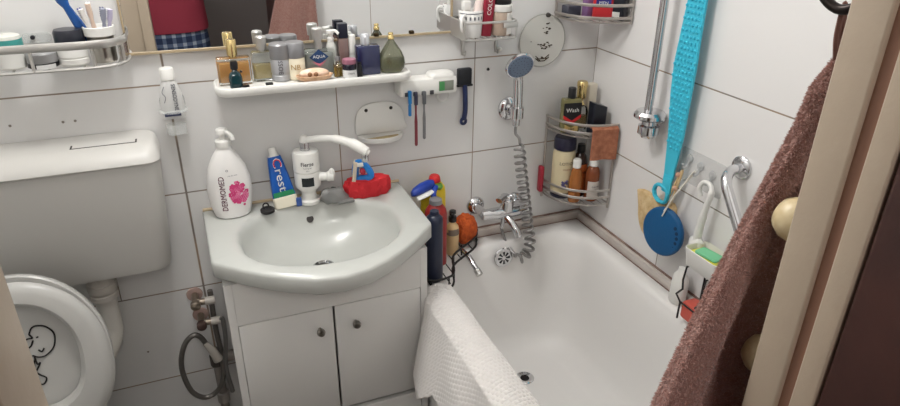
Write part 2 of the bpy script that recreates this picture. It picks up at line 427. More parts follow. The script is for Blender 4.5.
def shr(pts, e):
    cy_ = sum(q[1] for q in pts)/len(pts)
    w = max(abs(q[0]) for q in pts); h = max(abs(q[1]-cy_) for q in pts)
    return [(x*(1-e/w), cy_+(y-cy_)*(1-e/h)) for x, y in pts]
lid_o = egg(.148, .362, .015)
g = G(); g.loft([[(x, y, z) for x, y in shr(lid_o, e)] for e, z in ((.012, -.022), (.003, -.020), (0, -.014), (0, -.004), (.003, -.001), (.02, -.004), (.05, -.006))], M4=LM); lid = g.out('lid', seat_m, toi)
so = egg(.146, .352, .02); si = egg(.092, .304, .088)
g = G(); b = []
R = [(so, .004, .0), (so, .0, .006), (so, .004, .014), (so, .018, .021)]
ring = [[(x, y, z) for x, y in shr(o_, e)] for o_, e, z in R] + [[(x, y, z) for x, y in shr(si, -e)] for e, z in ((.010, .021), (.002, .014), (0, .004), (.002, .0))]
ring.append(ring[0]); g._closed([[LM @ Vector(p) for p in r_] for r_ in ring]); g.out('seat', seat_m, toi)
# pen drawing on the lid
pen = M('black marker', (26, 24, 24), .6)
gd = G()
def stroke(pts, closed=False, r=.0016):
    P = smooth_path([(x+1.40, y, -.0045) for x, y in (pts + ([pts[0]] if closed else []))], 5)
    gd.tube([LM @ p for p in P], r, 6)
stroke([(-1.386, .24), (-1.379, .252), (-1.369, .254), (-1.356, .249), (-1.345, .232), (-1.350, .206), (-1.366, .191), (-1.379, .190), (-1.389, .196)])
stroke([(-1.386, .24), (-1.382, .231), (-1.391, .231), (-1.397, .222), (-1.395, .212), (-1.387, .216), (-1.382, .226)])
stroke([(-1.374, .232), (-1.3735, .230)], r=.0022)
stroke([(-1.377, .205), (-1.372, .200), (-1.367, .206)])
stroke([(-1.386, .192), (-1.384, .176), (-1.379, .178), (-1.390, .162), (-1.389, .178), (-1.386, .188)])
stroke([(-1.391, .161), (-1.383, .152), (-1.375, .144), (-1.380, .134), (-1.387, .133), (-1.392, .139)])
gd.out('marker_drawing', pen, lid, label='black marker doodle of a small round-headed figure')
for s in (-1, 1): G().box(s*.06-.02, s*.06+.02, -.028, .006, .42, .475, .006).out('hinge', seat_m, toi)

# ================================================================== MIRROR
mir = thing('wall_mirror', 'large wall mirror with a thin gold edge above the perfume shelf', 'mirror', (-.776, -.001, 1.172))
mm = M('mirror silver', (246, 247, 247), .0, 1.)
G().box(-.349, .349, -.009, 0, 0, .75).out('mirror_glass', mm, mir)
frm = M('worn gold edge', (186, 168, 138), .45, .3)
g = G(); g.box(-.353, .353, -.012, 0, -.004, .0008); g.box(-.353, -.349, -.012, 0, 0, .75); g.box(.349, .353, -.012, 0, 0, .75); g.box(-.353, .353, -.012, 0, .75, .754); g.out('edge_trim', frm, mir)
for x in (.25, .165): G().box(x-.006, x+.006, -.0135, -.009, .0, .008, .002).out('clip', M('dark brass clip', (70, 58, 40), .4, .8), mir)
# ================================================================== PERFUME SHELF
ZS = 1.106
shf = thing('wall_shelf', 'long white plastic wall shelf holding the perfume bottles under the mirror', 'shelf', (-.765, -.001, ZS))
def shelf_out(e): return [(x, y-.052) for x, y in rrect(.424-2*e, .104-2*e, .03-e if e < .028 else .002, 6)]
g = G(); rr_ = [[(x, y, z) for x, y in shelf_out(e)] for e, z in ((.020, -.022), (.004, -.018), (0, -.012), (0, -.003), (.002, .0), (.005, .0), (.007, -.003), (.012, -.004))]
g.loft(rr_); g.out('shelf_board', white_pl, shf)
PS = 'perfumes and toiletries on the white shelf'
zb = ZS - .0038
def bottle(name, label, cat, loc, group=None, rz=0): return thing(name, label, cat, loc, rz, group)
def rr(w, d, r, n=5): return rrect(w, d, r, n)

# a: square amber perfume
b_ = bottle('perfume_bottle', 'large square perfume bottle of amber liquid with gold cap at the shelf left end', 'perfume', (-0.9320, -.048, zb), PS)
amber = M('amber perfume', (236, 178, 110), .1, trans=.25)
G().prism(rr(.068, .032, .004), 0, .056, .003).out('glass_body', glass, b_)
G().prism(rr(.060, .024, .003), .006, .046, .002).out('liquid', amber, b_)
G().lathe([(.008, .056), (.008, .060), (.0105, .060), (.0105, .091), (.0095, .0925), (0, .0925)], 20).out('gold_cap', gold, b_)
# b: small dark teal
b_ = bottle('perfume_sample', 'small dark teal bottle with a short black cap in front of the amber perfume', 'perfume', (-0.9340, -.086, zb), PS)
teal = M('dark teal glass', (14, 52, 58), .08, coat=.5)
G().loft([[(x*k, y*k, z) for x, y in rr(.026, .017, .006)] for k, z in ((.8, 0), (1, .003), (1.0, .024), (.82, .031), (.42, .036), (.36, .040))]).out('bottle_body', teal, b_)
G().lathe([(.0055, .040), (.0075, .040), (.0075, .052), (.006, .057), (0, .0575)], 14).out('black_cap', black, b_)
G().ball((.0125, 0, .034), .003, 6).out('side_bead', black, b_)
tag(G().lathe([(0, 0), (.0075, 0), (.008, .003), (.007, .007), (0, .0075)], 14, at(-0.9170, -.094, zb)).out('bottle_cap', black), 'loose round black cap lying beside the teal perfume sample', 'cap', PS)
# c: clear bottle, silver cap
b_ = bottle('perfume_bottle', 'clear perfume bottle half full of pale yellow liquid with tall silver cap', 'perfume', (-0.8710, -.040, zb), PS)
G().prism(rr(.046, .028, .006), 0, .062, .004).out('glass_body', glass, b_)
G().prism(rr(.038, .021, .004), .006, .037, .002).out('liquid', M('pale yellow liquid', (226, 208, 158), .1, trans=.3), b_)
G().lathe([(.007, .062), (.007, .066), (.0105, .066), (.0115, .091), (.009, .094), (0, .0945)], 20).out('silver_cap', dull, b_)
tag(G().box(-.876, -.861, -.093, -.084, zb, zb+.0065, .0015).out('bottle_cap', black), 'tiny black rectangular cap at the shelf front before the silver deodorant', 'cap', PS)
# e / f: deodorants
grey_cap = M('grey deodorant cap', (142, 142, 144), .35, .4)
b_ = bottle('deodorant_can', 'silver metallic deodorant stick with grey cap and dark upright lettering', 'deodorant', (-0.8370, -.052, zb), PS)
dk = M('silver can', (168, 169, 172), .35, .4)
G().lathe([(.018, 0), (.0205, .003), (.0205, .012), (.0195, .013), (.0195, .017), (.0205, .018), (.0205, .045), (.019, .047), (0, .047)], 28).out('can_body', dk, b_)
G().lathe([(.0205, .047), (.0212, .049), (.0205, .076), (.018, .079), (0, .079)], 28).out('cap', grey_cap, b_)
text('BOSS', .013, ink, b_, up_cyl(.0207, .031, -PI/2-.1))
b_ = bottle('deodorant_can', 'cream coloured deodorant stick with grey cap and gold lettering', 'deodorant', (-0.8050, -.050, zb), PS)
G().lathe([(.018, 0), (.0205, .003), (.0205, .045), (.019, .047), (0, .047)], 28).out('can_body', M('cream can', (224, 215, 190), .35), b_)
G().lathe([(.0205, .047), (.0212, .049), (.0205, .077), (.019, .079), (0, .0795)], 28).out('cap', grey_cap, b_)
text('NB', .016, M('gold print', (176, 140, 70), .3, .6), b_, on_cyl(.0207, .028, -PI/2-.15))
# aqua
b_ = bottle('perfume_bottle', 'wide clear glass bottle with blue diamond label and silver cap', 'perfume', (-0.7510, -.036, zb), PS)
G().prism(rr(.068, .026, .008), 0, .058, .005).out('glass_body', glass, b_)
G().prism(rr(.060, .020, .006), .005, .050, .003).out('liquid', M('pale aqua liquid', (200, 204, 198), .1, trans=.3), b_)
G().lathe([(.008, .058), (.008, .078), (.0115, .078), (.012, .101), (.010, .103), (0, .1035)], 22).out('silver_cap', dull, b_)
g = G(); g.prism([(-.021, 0), (0, -.017), (.021, 0), (0, .017)], 0, .0008, 0, at(-.002, -.0132, .042) @ look((0, -1, 0)))
lb = g.out('diamond_label', M('blue diamond label', (32, 62, 104), .4), b_)
text('AQUA', .0095, whiteprint, lb, on_front(-.002, -.0145, .043))
g = G(); g.prism([(-.016, -.004), (0, -.017), (.016, -.004), (0, -.010)], 0, .0006, 0, at(-.002, -.0138, .038) @ look((0, -1, 0))); g.out('pink_stripe', M('pink print', (196, 120, 136), .5), lb)
# soap in a shell dish
b_ = thing('shell_soap_dish', 'tan shell shaped dish with a soap bar at the front of the white shelf', 'soap dish', (-0.7720, -.081, zb), 0, PS)
shell_m = M('tan shell', (196, 152, 116), .4, var=(70, (226, 190, 156), 1))
def shellring(k, z): return [(x*k, y*k*(1+.06*math.cos(9*math.atan2(y, x))), z) for x, y in ellipse(.040, .022, 40)]
G().loft([shellring(.6, 0), shellring(.9, .005), shellring(1, .013), shellring(.95, .0135), shellring(.82, .007), shellring(.5, .005)]).out('dish', shell_m, b_)
G().ball((0, 0, .016), (.032, .016, .011), 12).out('soap_bar', M('peach soap', (226, 186, 156), .4, var=(55, (246, 224, 204), 1)), b_)
for x, y in ((-.012, -.014), (.001, -.0155)): G().ball((x, y, .017), (.005, .004, .005), 8).out('shell_bead', M('brown bead', (140, 98, 66), .4), b_)
# pump, black-capped, white-capped
b_ = bottle('pump_bottle', 'slim bottle with a curved white pump head behind the shell dish', 'bottle', (-0.7210, -.030, zb), PS)
G().lathe([(.010, 0), (.0115, .003), (.0115, .058), (.008, .066), (.006, .070), (0, .070)], 20).out('bottle_body', M('milky bottle', (204, 206, 200), .25), b_)
g = G(); g.lathe([(.007, .070), (.0075, .078), (.004, .080), (.004, .088), (.009, .0885), (.009, .094), (0, .095)], 16); g.tube(smooth_path([(0, 0, .092), (.010, -.006, .093), (.016, -.010, .087)], 4), .0035, 8); g.out('pump_head', white_pl, b_)
b_ = bottle('perfume_bottle', 'slim perfume bottle with a tall boxy black cap', 'perfume', (-0.6940, -.030, zb), PS)
G().prism(rr(.022, .020, .003), 0, .076, .002).out('bottle_body', M('smoky rose glass', (122, 100, 96), .12, coat=.4), b_)
G().prism(rr(.021, .019, .002), .0765, .108, .001).out('boxy_cap', M('navy black cap', (26, 28, 44), .3), b_)
b_ = bottle('cream_tube', 'small white tube standing on the shelf right of the black-capped perfume', 'tube', (-0.6750, -.026, zb), PS)
G().lathe([(.0095, 0), (.0095, .040), (.0105, .041), (.0105, .078), (.009, .081), (0, .0815)], 18).out('tube_body', white_pl, b_)
b_ = bottle('perfume_sample', 'small clear bottle of yellow liquid just right of the shell dish', 'perfume', (-0.7170, -.068, zb), PS)
G().lathe([(.009, 0), (.010, .002), (.010, .026), (.005, .032), (.005, .035), (0, .035)], 16).out('glass_body', glass, b_)
G().lathe([(.0078, .002), (.0085, .003), (.0085, .022), (0, .0225)], 16).out('liquid', M('yellow liquid', (226, 190, 96), .05, trans=.8), b_)
G().lathe([(.006, .035), (.006, .044), (0, .0445)], 14).out('cap', grey_cap, b_)
b_ = bottle('cosmetic_jar', 'dark jar with white label and pink lid at the shelf front', 'jar', (-0.6960, -.087, zb), PS)
G().lathe([(.013, 0), (.0148, .002), (.0148, .030), (.013, .032), (0, .032)], 22).out('jar_body', M('dark jar', (28, 28, 42), .25), b_)
G().lathe([(.0148, .0325), (.0152, .034), (.0145, .042), (0, .043)], 22).out('lid', M('dusty pink lid', (158, 104, 122), .35), b_)
lb = band(.0150, .003, .020, -PI*.98, -PI*.12, M('white paper', (226, 226, 224), .5), b_, 'paper_label')
text('CREME', .005, ink, lb, on_cyl(.0156, .013))
tag(G().lathe([(.0055, 0), (.006, .002), (.006, .024), (.004, .028), (.004, .034), (0, .0345)], 14, at(-0.6745, -.091, zb)).out('perfume_sample', black), 'thin black sample bottle squeezed between dark jar and navy bottle', 'perfume', PS)
b_ = bottle('perfume_bottle', 'tall navy blue square bottle with clear silver cap', 'perfume', (-0.6480, -.062, zb), PS)
G().prism(rr(.052, .030, .004), 0, .064, .003).out('bottle_body', M('navy glass', (30, 36, 74), .08, coat=.6), b_)
G().lathe([(.008, .064), (.008, .067), (.0105, .067), (.0105, .086), (.009, .088), (0, .0885)], 20, at(-.004, 0, 0)).out('clear_cap', M('silvery clear cap', (206, 208, 212), .12, .5), b_)
b_ = bottle('perfume_bottle', 'teardrop shaped smoky green perfume bottle with small gold top', 'perfume', (-0.5940, -.066, zb), PS)
def drop(r, z): return [(x, y, z) for x, y in ellipse(r, r*.62, 32)]
G().loft([drop(.014, 0), drop(.024, .002), drop(.030, .010), drop(.0318, .020), drop(.030, .032), drop(.024, .046), drop(.016, .058), drop(.009, .068), drop(.006, .073)]).out('glass_body', M('smoky green glass', (158, 160, 138), .05, trans=.8), b_)
G().loft([drop(.012, .004), drop(.021, .006), drop(.0265, .012), drop(.028, .020), drop(.027, .029), drop(.02, .0292)]).out('liquid', M('olive liquid', (150, 146, 70), .05, trans=.7), b_)
G().lathe([(.0055, .073), (.0075, .074), (.007, .079), (.005, .082), (.0062, .085), (.005, .088), (0, .0885)], 16).out('gold_cap', gold, b_)

# ================================================================== LEFT METAL SHELF
zL = 1.168
lsh = thing('metal_wall_shelf', 'brushed metal wall shelf with a curved end rail left of the mirror', 'shelf', (-1.27, -.001, zL))
P_ = smooth_path([(-.24, -.004, .034), (-.24, -.06, .034), (-.225, -.094, .034), (-.17, -.1, .034), (0, -.1, .034), (.085, -.1, .034), (.125, -.088, .034), (.145, -.055, .034), (.147, -.004, .034)], 6)
G().tube([(x, y, z+.009) for x, y, z in P_], .0075, 8, flat=.22).out('rail', dull, lsh)
P2 = [(x*.985, y*.96, 0) for x, y, z in P_]
G().tube(P2, .003, 8).out('bottom_rail', dull, lsh)
for k in range(7): 
    x = -.22+.058*k
    G().tube([(x, -.002, 0), (x, -.094, 0)], .0018, 6).out('wire', dull, lsh)
for x, y in ((-.12, -.097), (-.01, -.097), (.09, -.094), (.138, -.06)):
    G().tube([(x, y, 0), (x, y, .043)], .003, 6).out('upright', dull, lsh)
G().sheet(lambda u, v: (.1445-.012*(1-u)**2, -.075+.07*u,   .001+.046*v), 6, 1, .0012).out('end_plate', M('polished plate', (190, 188, 184), .25, 1.), lsh)
s_ = thing('suction_hook', 'clear flat suction hook with dark centre on the wall above the metal shelf', 'hook', (-1.279, -.001, 1.212))
G().prism(rr(.05, .018, .008), 0, .003, 0, look((0, -1, 0))).out('clear_plate', clearpl, s_)
G().lathe([(0, 0), (.004, 0), (.004, .006), (0, .007)], 12, at(-.006, -.003, .002) @ look((0, -1, 0))).out('pin', ink, s_)
LS = 'jars on the left metal shelf'
b_ = bottle('cream_jar', 'squat white jar with a teal lid band at the photo left edge', 'jar', (-1.318, -.056, zL+.002), LS)
G().lathe([(.021, 0), (.024, .003), (.024, .030), (.022, .032), (0, .032)], 26).out('jar_body', white_pl, b_)
G().lathe([(.0245, .0325), (.0245, .053), (0, .053)], 26).out('teal_lid', M('teal plastic', (72, 156, 150), .35), b_)
G().lathe([(.0235, .0535), (.022, .059), (.018, .061), (0, .0615)], 26).out('lid_top', M('pale lid', (214, 214, 206), .35), b_)
b_ = bottle('cosmetic_jar', 'low grey jar with black base on the left metal shelf', 'jar', (-1.268, -.066, zL+.002), LS)
G().lathe([(.022, 0), (.026, .002), (.026, .010), (0, .010)], 26).out('jar_base', black, b_)
G().lathe([(.0255, .0105), (.0255, .026), (.023, .029), (0, .029)], 26).out('lid', M('grey lid', (146, 146, 146), .35), b_)
lb = band(.0262, .0008, .0085, -1.9, -.6, M('white paper', (226, 226, 224), .5), b_)
b_ = bottle('cream_jar', 'white jar with a large black lid on the left metal shelf', 'jar', (-1.217, -.060, zL+.002), LS)
G().lathe([(.023, 0), (.0255, .003), (.0255, .012), (.0245, .013), (.0245, .015), (.0255, .016), (.0255, .038), (.024, .040), (0, .040)], 28).out('jar_body', white_pl, b_)
G().lathe([(.0258, .0405), (.0258, .060), (.0235, .065), (0, .066)], 28).out('black_lid', M('navy black lid', (34, 36, 46), .3), b_)
cup = thing('toothbrush_cup', 'steel cup with white rim full of toothbrushes left of the mirror', 'cup', (-1.166, -.054, zL+.002))
G().lathe([(0, 0), (.020, 0), (.022, .002), (.024, .050), (.0225, .050), (.0205, .004), (0, .003)], 28).out('cup_body', M('striped steel', (178, 174, 166), .28, 1.), cup)
G().lathe([(.0235, .0505), (.027, .0505), (.0275, .066), (.0255, .067), (.0242, .066), (.0235, .055)], 28).out('white_rim', white_pl, cup)
TB = 'toothbrushes in the steel cup'
def toothbrush(label, base, tip, col, head_n, bcol=(230, 230, 235), wdt=.0045, group=TB):
    d = Vector(tip)-Vector(base); L = d.length
    t = thing('toothbrush', label, 'toothbrush', base, 0, group); t.rotation_euler = look(d, head_n).to_euler()
    m = M('brush '+str(col), col, .3)
    g = G(); g.tube([(0, 0, 0), (0, 0, .02), (0, 0, L*.5), (0, 0, L*.72), (0, 0, L*.80), (0, 0, L*.99), (0, 0, L)], [wdt*.7, wdt, wdt, wdt*.7, wdt*1.1, wdt*1.1, wdt*.4], 8, flat=.6); g.out('handle', m, t)
    g = G()
    for i in range(5):
        for s in (-1, 1): g.tube([(s*wdt*.45, -wdt*.3, L*(.82+.04*i)), (s*wdt*.5, -wdt*.3-.010, L*(.82+.04*i))], .0017, 5)
    g.out('bristles', M('bristle '+str(bcol), bcol, .6), t, kind='stuff')
    return t
zc = zL+.008
toothbrush('thick blue electric toothbrush leaning left out of the steel cup', (-1.172, -.048, zc), (-1.226, -.050, zc+.135), (34, 84, 152), (0, -1, 0), wdt=.009)
toothbrush('white toothbrush with blue bristles leaning left in the steel cup', (-1.166, -.060, zc), (-1.186, -.075, zc+.096), (222, 218, 214), (.4, -1, 0), (70, 72, 150))
toothbrush('pale peach toothbrush standing in the middle of the steel cup', (-1.170, -.050, zc), (-1.174, -.066, zc+.104), (228, 204, 186), (0, -1, 0))
toothbrush('grey toothbrush with dark bristles leaning right in the steel cup', (-1.162, -.054, zc), (-1.150, -.068, zc+.094), (150, 154, 170), (.3, -1, 0), (90, 92, 120))
toothbrush('clear lilac toothbrush rightmost in the steel cup', (-1.160, -.050, zc), (-1.139, -.056, zc+.090), (186, 180, 205), (.5, -1, 0))

# upside-down toothpaste tube in a clear wall holder
h_ = thing('tube_holder', 'clear plastic suction holder on the tiles below the metal shelf', 'holder', (-1.063, -.001, 1.052))
g = G(); g.tube([(.026*math.cos(2*PI*k/20), -.026+.020*math.sin(2*PI*k/20), .0) for k in range(20)], .0035, 6, closed=True); g.prism(rr(.05, .05, .02), 0, .003, 0, at(0, 0, .01) @ look((0, -1, 0))); g.out('holder_ring', clearpl, h_)
b_ = thing('toothpaste_tube', 'white and grey toothpaste tube standing cap up in the clear wall holder', 'toothpaste', (-1.063, -.027, 1.034), 0)
def ov(rx, ry, z, cx=0.): return [(x+cx, y, z) for x, y in ellipse(rx, ry, 24)]
G().loft([ov(.022, .0035, 0), ov(.023, .008, .012), ov(.0235, .012, .03), ov(.021, .014, .055), ov(.016, .0145, .075), ov(.012, .012, .083)]).out('tube_body', M('pearl tube', (216, 216, 214), .3), b_)
G().lathe([(.0135, .084), (.0145, .085), (.0135, .106), (.012, .108), (0, .108)], 20).out('white_cap', white_pl, b_)
for o_ in (0, .0005): text('SENSODYNE', .0108, M('navy print', (40, 46, 76), .5), b_, lambda u, v: (.007+v+o_, -.0152, .049-u*.92))
g = G(); g.prism([(-.018, -.004), (.014, -.004), (.014, .004), (-.018, .004)], 0, .0006, 0, at(.0, -.0105, .012) @ look((0, -1, .15))); g.out('dark_print', M('navy print', (40, 46, 76), .5), b_)
G().tube(smooth_path([(-.010, -.0135, .072), (-.015, -.0135, .06), (-.010, -.0143, .05), (-.014, -.0125, .038)], 5), .0007, 5).out('grey_swirl', M('grey print', (110, 112, 120), .5), b_)
g = G(); g.loft([ov(.020, .012, -.030, .0), ov(.021, .014, -.008, .0), ov(.019, .012, -.008, .0), ov(.018, .010, -.028, .0)]); g.out('holder_cup', clearpl, h_).location = (0, -.027, -.022)

# ================================================================== DISPENSER, SOAP PLATE, BRUSH ON THE WALL
d_ = thing('toothbrush_dispenser', 'white wall mounted toothbrush holder with green display under the mirror', 'toothbrush holder', (-.499, -.001, 1.033))
G().box(-.071, .074, -.050, 0, 0, .040, .006).out('body', white_pl, d_)
G().loft([[(x+.038, y-.026, z) for x, y in rr(.066*k, .046*k, .012)] for k, z in ((1, .0385), (.97, .044), (.85, .049), (.6, .051))]).out('dome', white_pl, d_)
g = G(); g.box(.026, .064, -.0515, -.049, .008, .032, .001); dsp = g.out('display', M('dim display', (134, 138, 126), .25), d_)
g = G(); g.box(.027, .040, -.0522, -.051, .009, .031); g.out('green_field', M('green display', (70, 142, 82), .3), dsp)
for i in range(4):
    G().box(-.060+.021*i, -.050+.021*i, -.0515, -.046, .002, .012, .001).out('slot', M('slot grey', (66, 66, 70), .5), d_)
g = G(); g.tube([(.045+.015*math.cos(2*PI*k/20), -.030, -.010+.016*math.sin(2*PI*k/20)) for k in range(20)], .0028, 6, closed=True); g.out('hanging_ring', M('milky ring', (214, 214, 210), .3), d_)
HB = 'toothbrushes hanging from the white holder'
def hang_brush(label, x, col, top, L, hcol):
    t = thing('toothbrush', label, 'toothbrush', (x, -.054, top), 0, HB)
    G().tube([(0, 0, .006), (0, 0, 0), (0, 0, -L*.35), (0, 0, -L*.5), (0, 0, -L*.97), (0, 0, -L)], [.002, .003, .0025, .004, .004, .0025], 8).out('handle', M('brush '+str(col), col, .3), t)
    G().box(-.004, .004, -.005, .003, -.022, .010, .0015).out('head', M('brush '+str(hcol), hcol, .4), t)
    return t
hang_brush('short bright blue toothbrush hanging leftmost from the white holder', -.548, (46, 120, 186), 1.040, .052, (36, 128, 198))
hang_brush('dark red toothbrush hanging second in the white holder', -.533, (128, 54, 62), 1.036, .125, (60, 60, 84))
hang_brush('slim grey toothbrush hanging third in the white holder', -.512, (118, 118, 120), 1.036, .110, (90, 92, 96))

s_ = thing('wall_soap_dish', 'white rounded wall soap dish with two screws and empty pocket', 'soap dish', (-.609, -.001, .965))
sd = [(-.060, -.026), (.060, -.026), (.062, .0), (.056, .028), (.036, .046), (0, .051), (-.036, .046), (-.056, .028), (-.062, .0)]
sdp = [(p.x, p.y) for p in smooth_path([(x, y, 0) for x, y in sd], 4)]
G().prism(sdp, 0, .007, .003, look((0, -1, 0))).out('back_plate', white_pl, s_)
g = G()
def dishring(k, z, dy=0.): return [(x*k, -.006+(y*k if y < 0 else y*.06), z) for x, y in ellipse(.058, .040, 36)]
g.loft([dishring(.7, -.046), dishring(.95, -.040), dishring(1, -.030), dishring(.98, -.0285), dishring(.88, -.0295), dishring(.80, -.037), dishring(.5, -.040)]); g.out('pocket', white_pl, s_)
G().loft([[(x*.80, -.006+y*.78, -.0362) for x, y in ellipse(.056, .038, 30) if y <= 0], [(x*.80, -.006+y*.78, -.0354) for x, y in ellipse(.056, .038, 30) if y <= 0]]).out('soap_film', M('dried soap', (206, 186, 140), .5, var=(30, (170, 140, 96), 1)), s_, label='yellowish dried soap film')
for x in (-.034, .028): G().lathe([(0, 0), (.0045, 0), (.004, .002), (0, .0025)], 12, at(x, -.0065, .034) @ look((0, -1, 0))).out('screw', M('dark screw', (58, 54, 50), .4, .6), s_)

h_ = thing('razor', 'navy handled razor with wide black head hanging on the tiled wall', 'razor', (-.389, -.001, 1.06))
G().box(-.018, .018, -.016, -.001, -.022, .020, .003).out('black_head', M('soft black', (26, 27, 32), .45), h_)
g = G(); g.tube(smooth_path([(.001, -.009, -.020), (.002, -.011, -.04), (.003, -.012, -.085), (.0, -.011, -.112)], 5), .0065, 10); g.out('navy_handle', M('navy plastic', (34, 44, 84), .35), h_)
g = G(); g.tube([(-.001+.0065*math.cos(2*PI*k/16), -.011, -.116+.0075*math.sin(2*PI*k/16)) for k in range(16)], .004, 8, closed=True); g.out('end_loop', M('navy plastic', (34, 44, 84), .35), h_)
G().box(-.020, .022, -.013, -.006, -.026, -.021, .001).out('crossbar', black, h_)
tag(G().lathe([(0, 0), (.004, 0), (.0035, .003), (0, .0035)], 12, at(-.320, 0, 1.069) @ look((0, -1, 0))).out('wall_plug', black), 'small black plug in the tiles left of the shower head', 'plug')
for i, (x, z) in enumerate(((-1.365, 1.045), (-1.273, 1.042), (-1.251, 1.042), (-1.221, .443))):
    tag(G().lathe([(0, 0), (.0028, 0), (.0022, .0008), (0, .0009)], 10, at(x, 0, z) @ look((0, -1, 0))).out('wall_drill_hole', M('grey filler', (140, 132, 124), .8)),
        ['grey filled drill hole above the cistern at far left', 'left one of two close drill holes above the cistern', 'right one of two close drill holes above the cistern', 'grey spot on the tile low between flush pipe and hose'][i], 'hole', 'drill holes in the tiles')

# ================================================================== RIGHT WIRE SHELF
zR = 1.166
rsh = thing('wire_wall_shelf', 'small steel wire shelf with hooks at the mirror right edge', 'shelf', (-.362, -.001, zR))
def sq(z, w=.064, d=.100, r=.012): return [(x, y-d/2-.001, z) for x, y in rrect(2*w, d, r, 4)]
G().tube(sq(.038), .0028, 6, closed=True).out('top_rail', dull, rsh)
G().tube(sq(0), .0028, 6, closed=True).out('bottom_rail', dull, rsh)
for k in range(9): G().tube([(-.056+.014*k, -.002, .0), (-.056+.014*k, -.099, .0)], .0013, 5).out('wire', dull, rsh)
G().box(-.066, -.0645, -.098, -.004, .0, .040).out('side_plate', dull, rsh)
G().box(.028, .0655, -.103, -.100, .024, .036, .001).out('front_plate', dull, rsh)
g = G(); g.box(.060, .0645, -.102, -.1005, .0, .030); g.out('upright', dull, rsh)
for x in (-.030, .060):
    g = G(); g.box(x-.004, x+.004, -.006, -.001, -.055, .0, .001); g.tube(smooth_path([(x, -.005, -.050), (x, -.016, -.053), (x, -.020, -.043)], 4), .0025, 6); g.out('hook', dull, rsh)
G().ball((.066, -.013, -.046), .006, 8).out('hook_knob', white_pl, rsh)
RS = 'toiletries on the right wire shelf'
mug = thing('mug', 'white mug with small grey print on the wire shelf', 'mug', (-.397, -.058, zR+.0018), math.radians(38), RS)
G().lathe([(0, 0), (.024, 0), (.026, .003), (.0285, .058), (.0275, .060), (.0265, .058), (.024, .005), (0, .004)], 30).out('mug_body', M('mug white', (236, 235, 232), .2), mug)
G().tube(smooth_path([(-.026, 0, .050), (-.041, 0, .048), (-.044, 0, .030), (-.036, 0, .015), (-.024, 0, .012)], 5), .004, 8).out('handle', M('mug white', (236, 235, 232), .2), mug)
band(.0286, .053, .055, -PI*1.2, -.2*PI, M('grey print', (110, 112, 120), .5), mug, 'grey_line')
for k in range(5):
    a = -3.1+.36*k
    band(.0283, .040, .047, a, a+.13, M('grey print', (110, 112, 120), .5), mug, 'print')
c_ = thing('cream_tube', 'white tube leaning out of the white mug to the right', 'tube', (-.393, -.058, zR+.0075), 0, RS, (0, math.radians(15), 0))
G().loft([ov(.0105, .0105, 0), ov(.011, .011, .04), ov(.0125, .006, .10), ov(.013, .002, .118)]).out('tube_body', M('blush tube', (226, 210, 204), .35), c_)
c_ = thing('dispenser_bottle', 'small white bottle standing in the white mug at left', 'bottle', (-.407, -.054, zR+.0068), 0, RS)
G().prism(rr(.020, .016, .004), 0, .052, .002).out('bottle_body', white_pl, c_)
G().prism(rr(.019, .017, .003), .0525, .074, .002).out('square_cap', white_pl, c_)
rt_ = thing('hair_colour_tube', 'dark red tube with white lettering behind the wire shelf front rail', 'tube', (-.364, -.066, zR+.0018), 0, RS, (0, math.radians(6), 0))
G().prism(rr(.026, .020, .004), 0, .12, .002).out('tube_body', M('wine red', (142, 28, 50), .35), rt_)
text('COLOR', .014, whiteprint, rt_, lambda u, v: (-v, -.0104, .072+u))
b_ = thing('perfume_box', 'dark box standing behind the red tube on the wire shelf', 'box', (-.353, -.038, zR+.0018), 0, RS)
G().prism(rr(.028, .020, .002), 0, .125, .001).out('box_body', M('dark plum card', (52, 36, 50), .5), b_)
b_ = thing('cosmetic_jar', 'beige and white jar with black lid at the wire shelf right', 'jar', (-.321, -.062, zR+.0018), 0, RS)
G().lathe([(.023, 0), (.025, .003), (.025, .052), (.024, .054), (0, .054)], 28).out('jar_body', M('beige plastic', (176, 158, 142), .35), b_)
G().lathe([(.0255, .0545), (.0262, .056), (.0262, .068), (.024, .070), (0, .070)], 28).out('white_collar', white_pl, b_)
G().lathe([(.022, .0705), (.0235, .073), (.022, .086), (0, .087)], 24).out('black_lid', black, b_)
band(.0252, .003, .052, -1.45, -.2, white_pl, b_, 'white_wrap')

# clear suction disc
ds = thing('suction_shaving_mirror', 'round worn clear disc on the wall beside the shower head', 'mirror', (-.171, -.001, 1.131))
FM = look((0, -1, 0))
G().lathe([(0, .001), (.064, .001), (.066, .003), (.064, .005), (0, .005)], 44, FM).out('clear_disc', M('cloudy acrylic', (232, 231, 224), .25, alpha=.7), ds)
G().tube([FM @ Vector((.066*math.cos(2*PI*k/44), .066*math.sin(2*PI*k/44), .004)) for k in range(44)], .0018, 6, closed=True).out('rim', M('cloudy rim', (190, 190, 182), .2, alpha=.7), ds)
G().lathe([(0, .005), (.006, .005), (.005, .012), (0, .013)], 14, at(.010, 0, .064) @ FM).out('suction_knob', M('grey rubber', (70, 66, 62), .6), ds)
worn = M('bare brown patch', (62, 50, 36), .7); g = G(); rnd = random.Random(3)
for cx_, cz_, spx, spz, cnt in ((.006, .030, .012, .014, 12), (.0, -.008, .024, .010, 9), (.012, -.020, .016, .012, 9), (.004, -.046, .018, .006, 8), (-.03, -.006, .01, .01, 1)):
    for _ in range(cnt):
        x = cx_+rnd.uniform(-spx, spx); z = cz_+rnd.uniform(-spz, spz); r = rnd.uniform(.0008, .0022); a = rnd.uniform(0, 3)
        g.prism([(r*(1+.5*rnd.random())*math.cos(t+a)*1.8, r*math.sin(t+a)) for t in (0, 1, 2, 3.1, 4.2, 5.2)], .0051, .0055, 0, at(x, 0, z) @ FM)
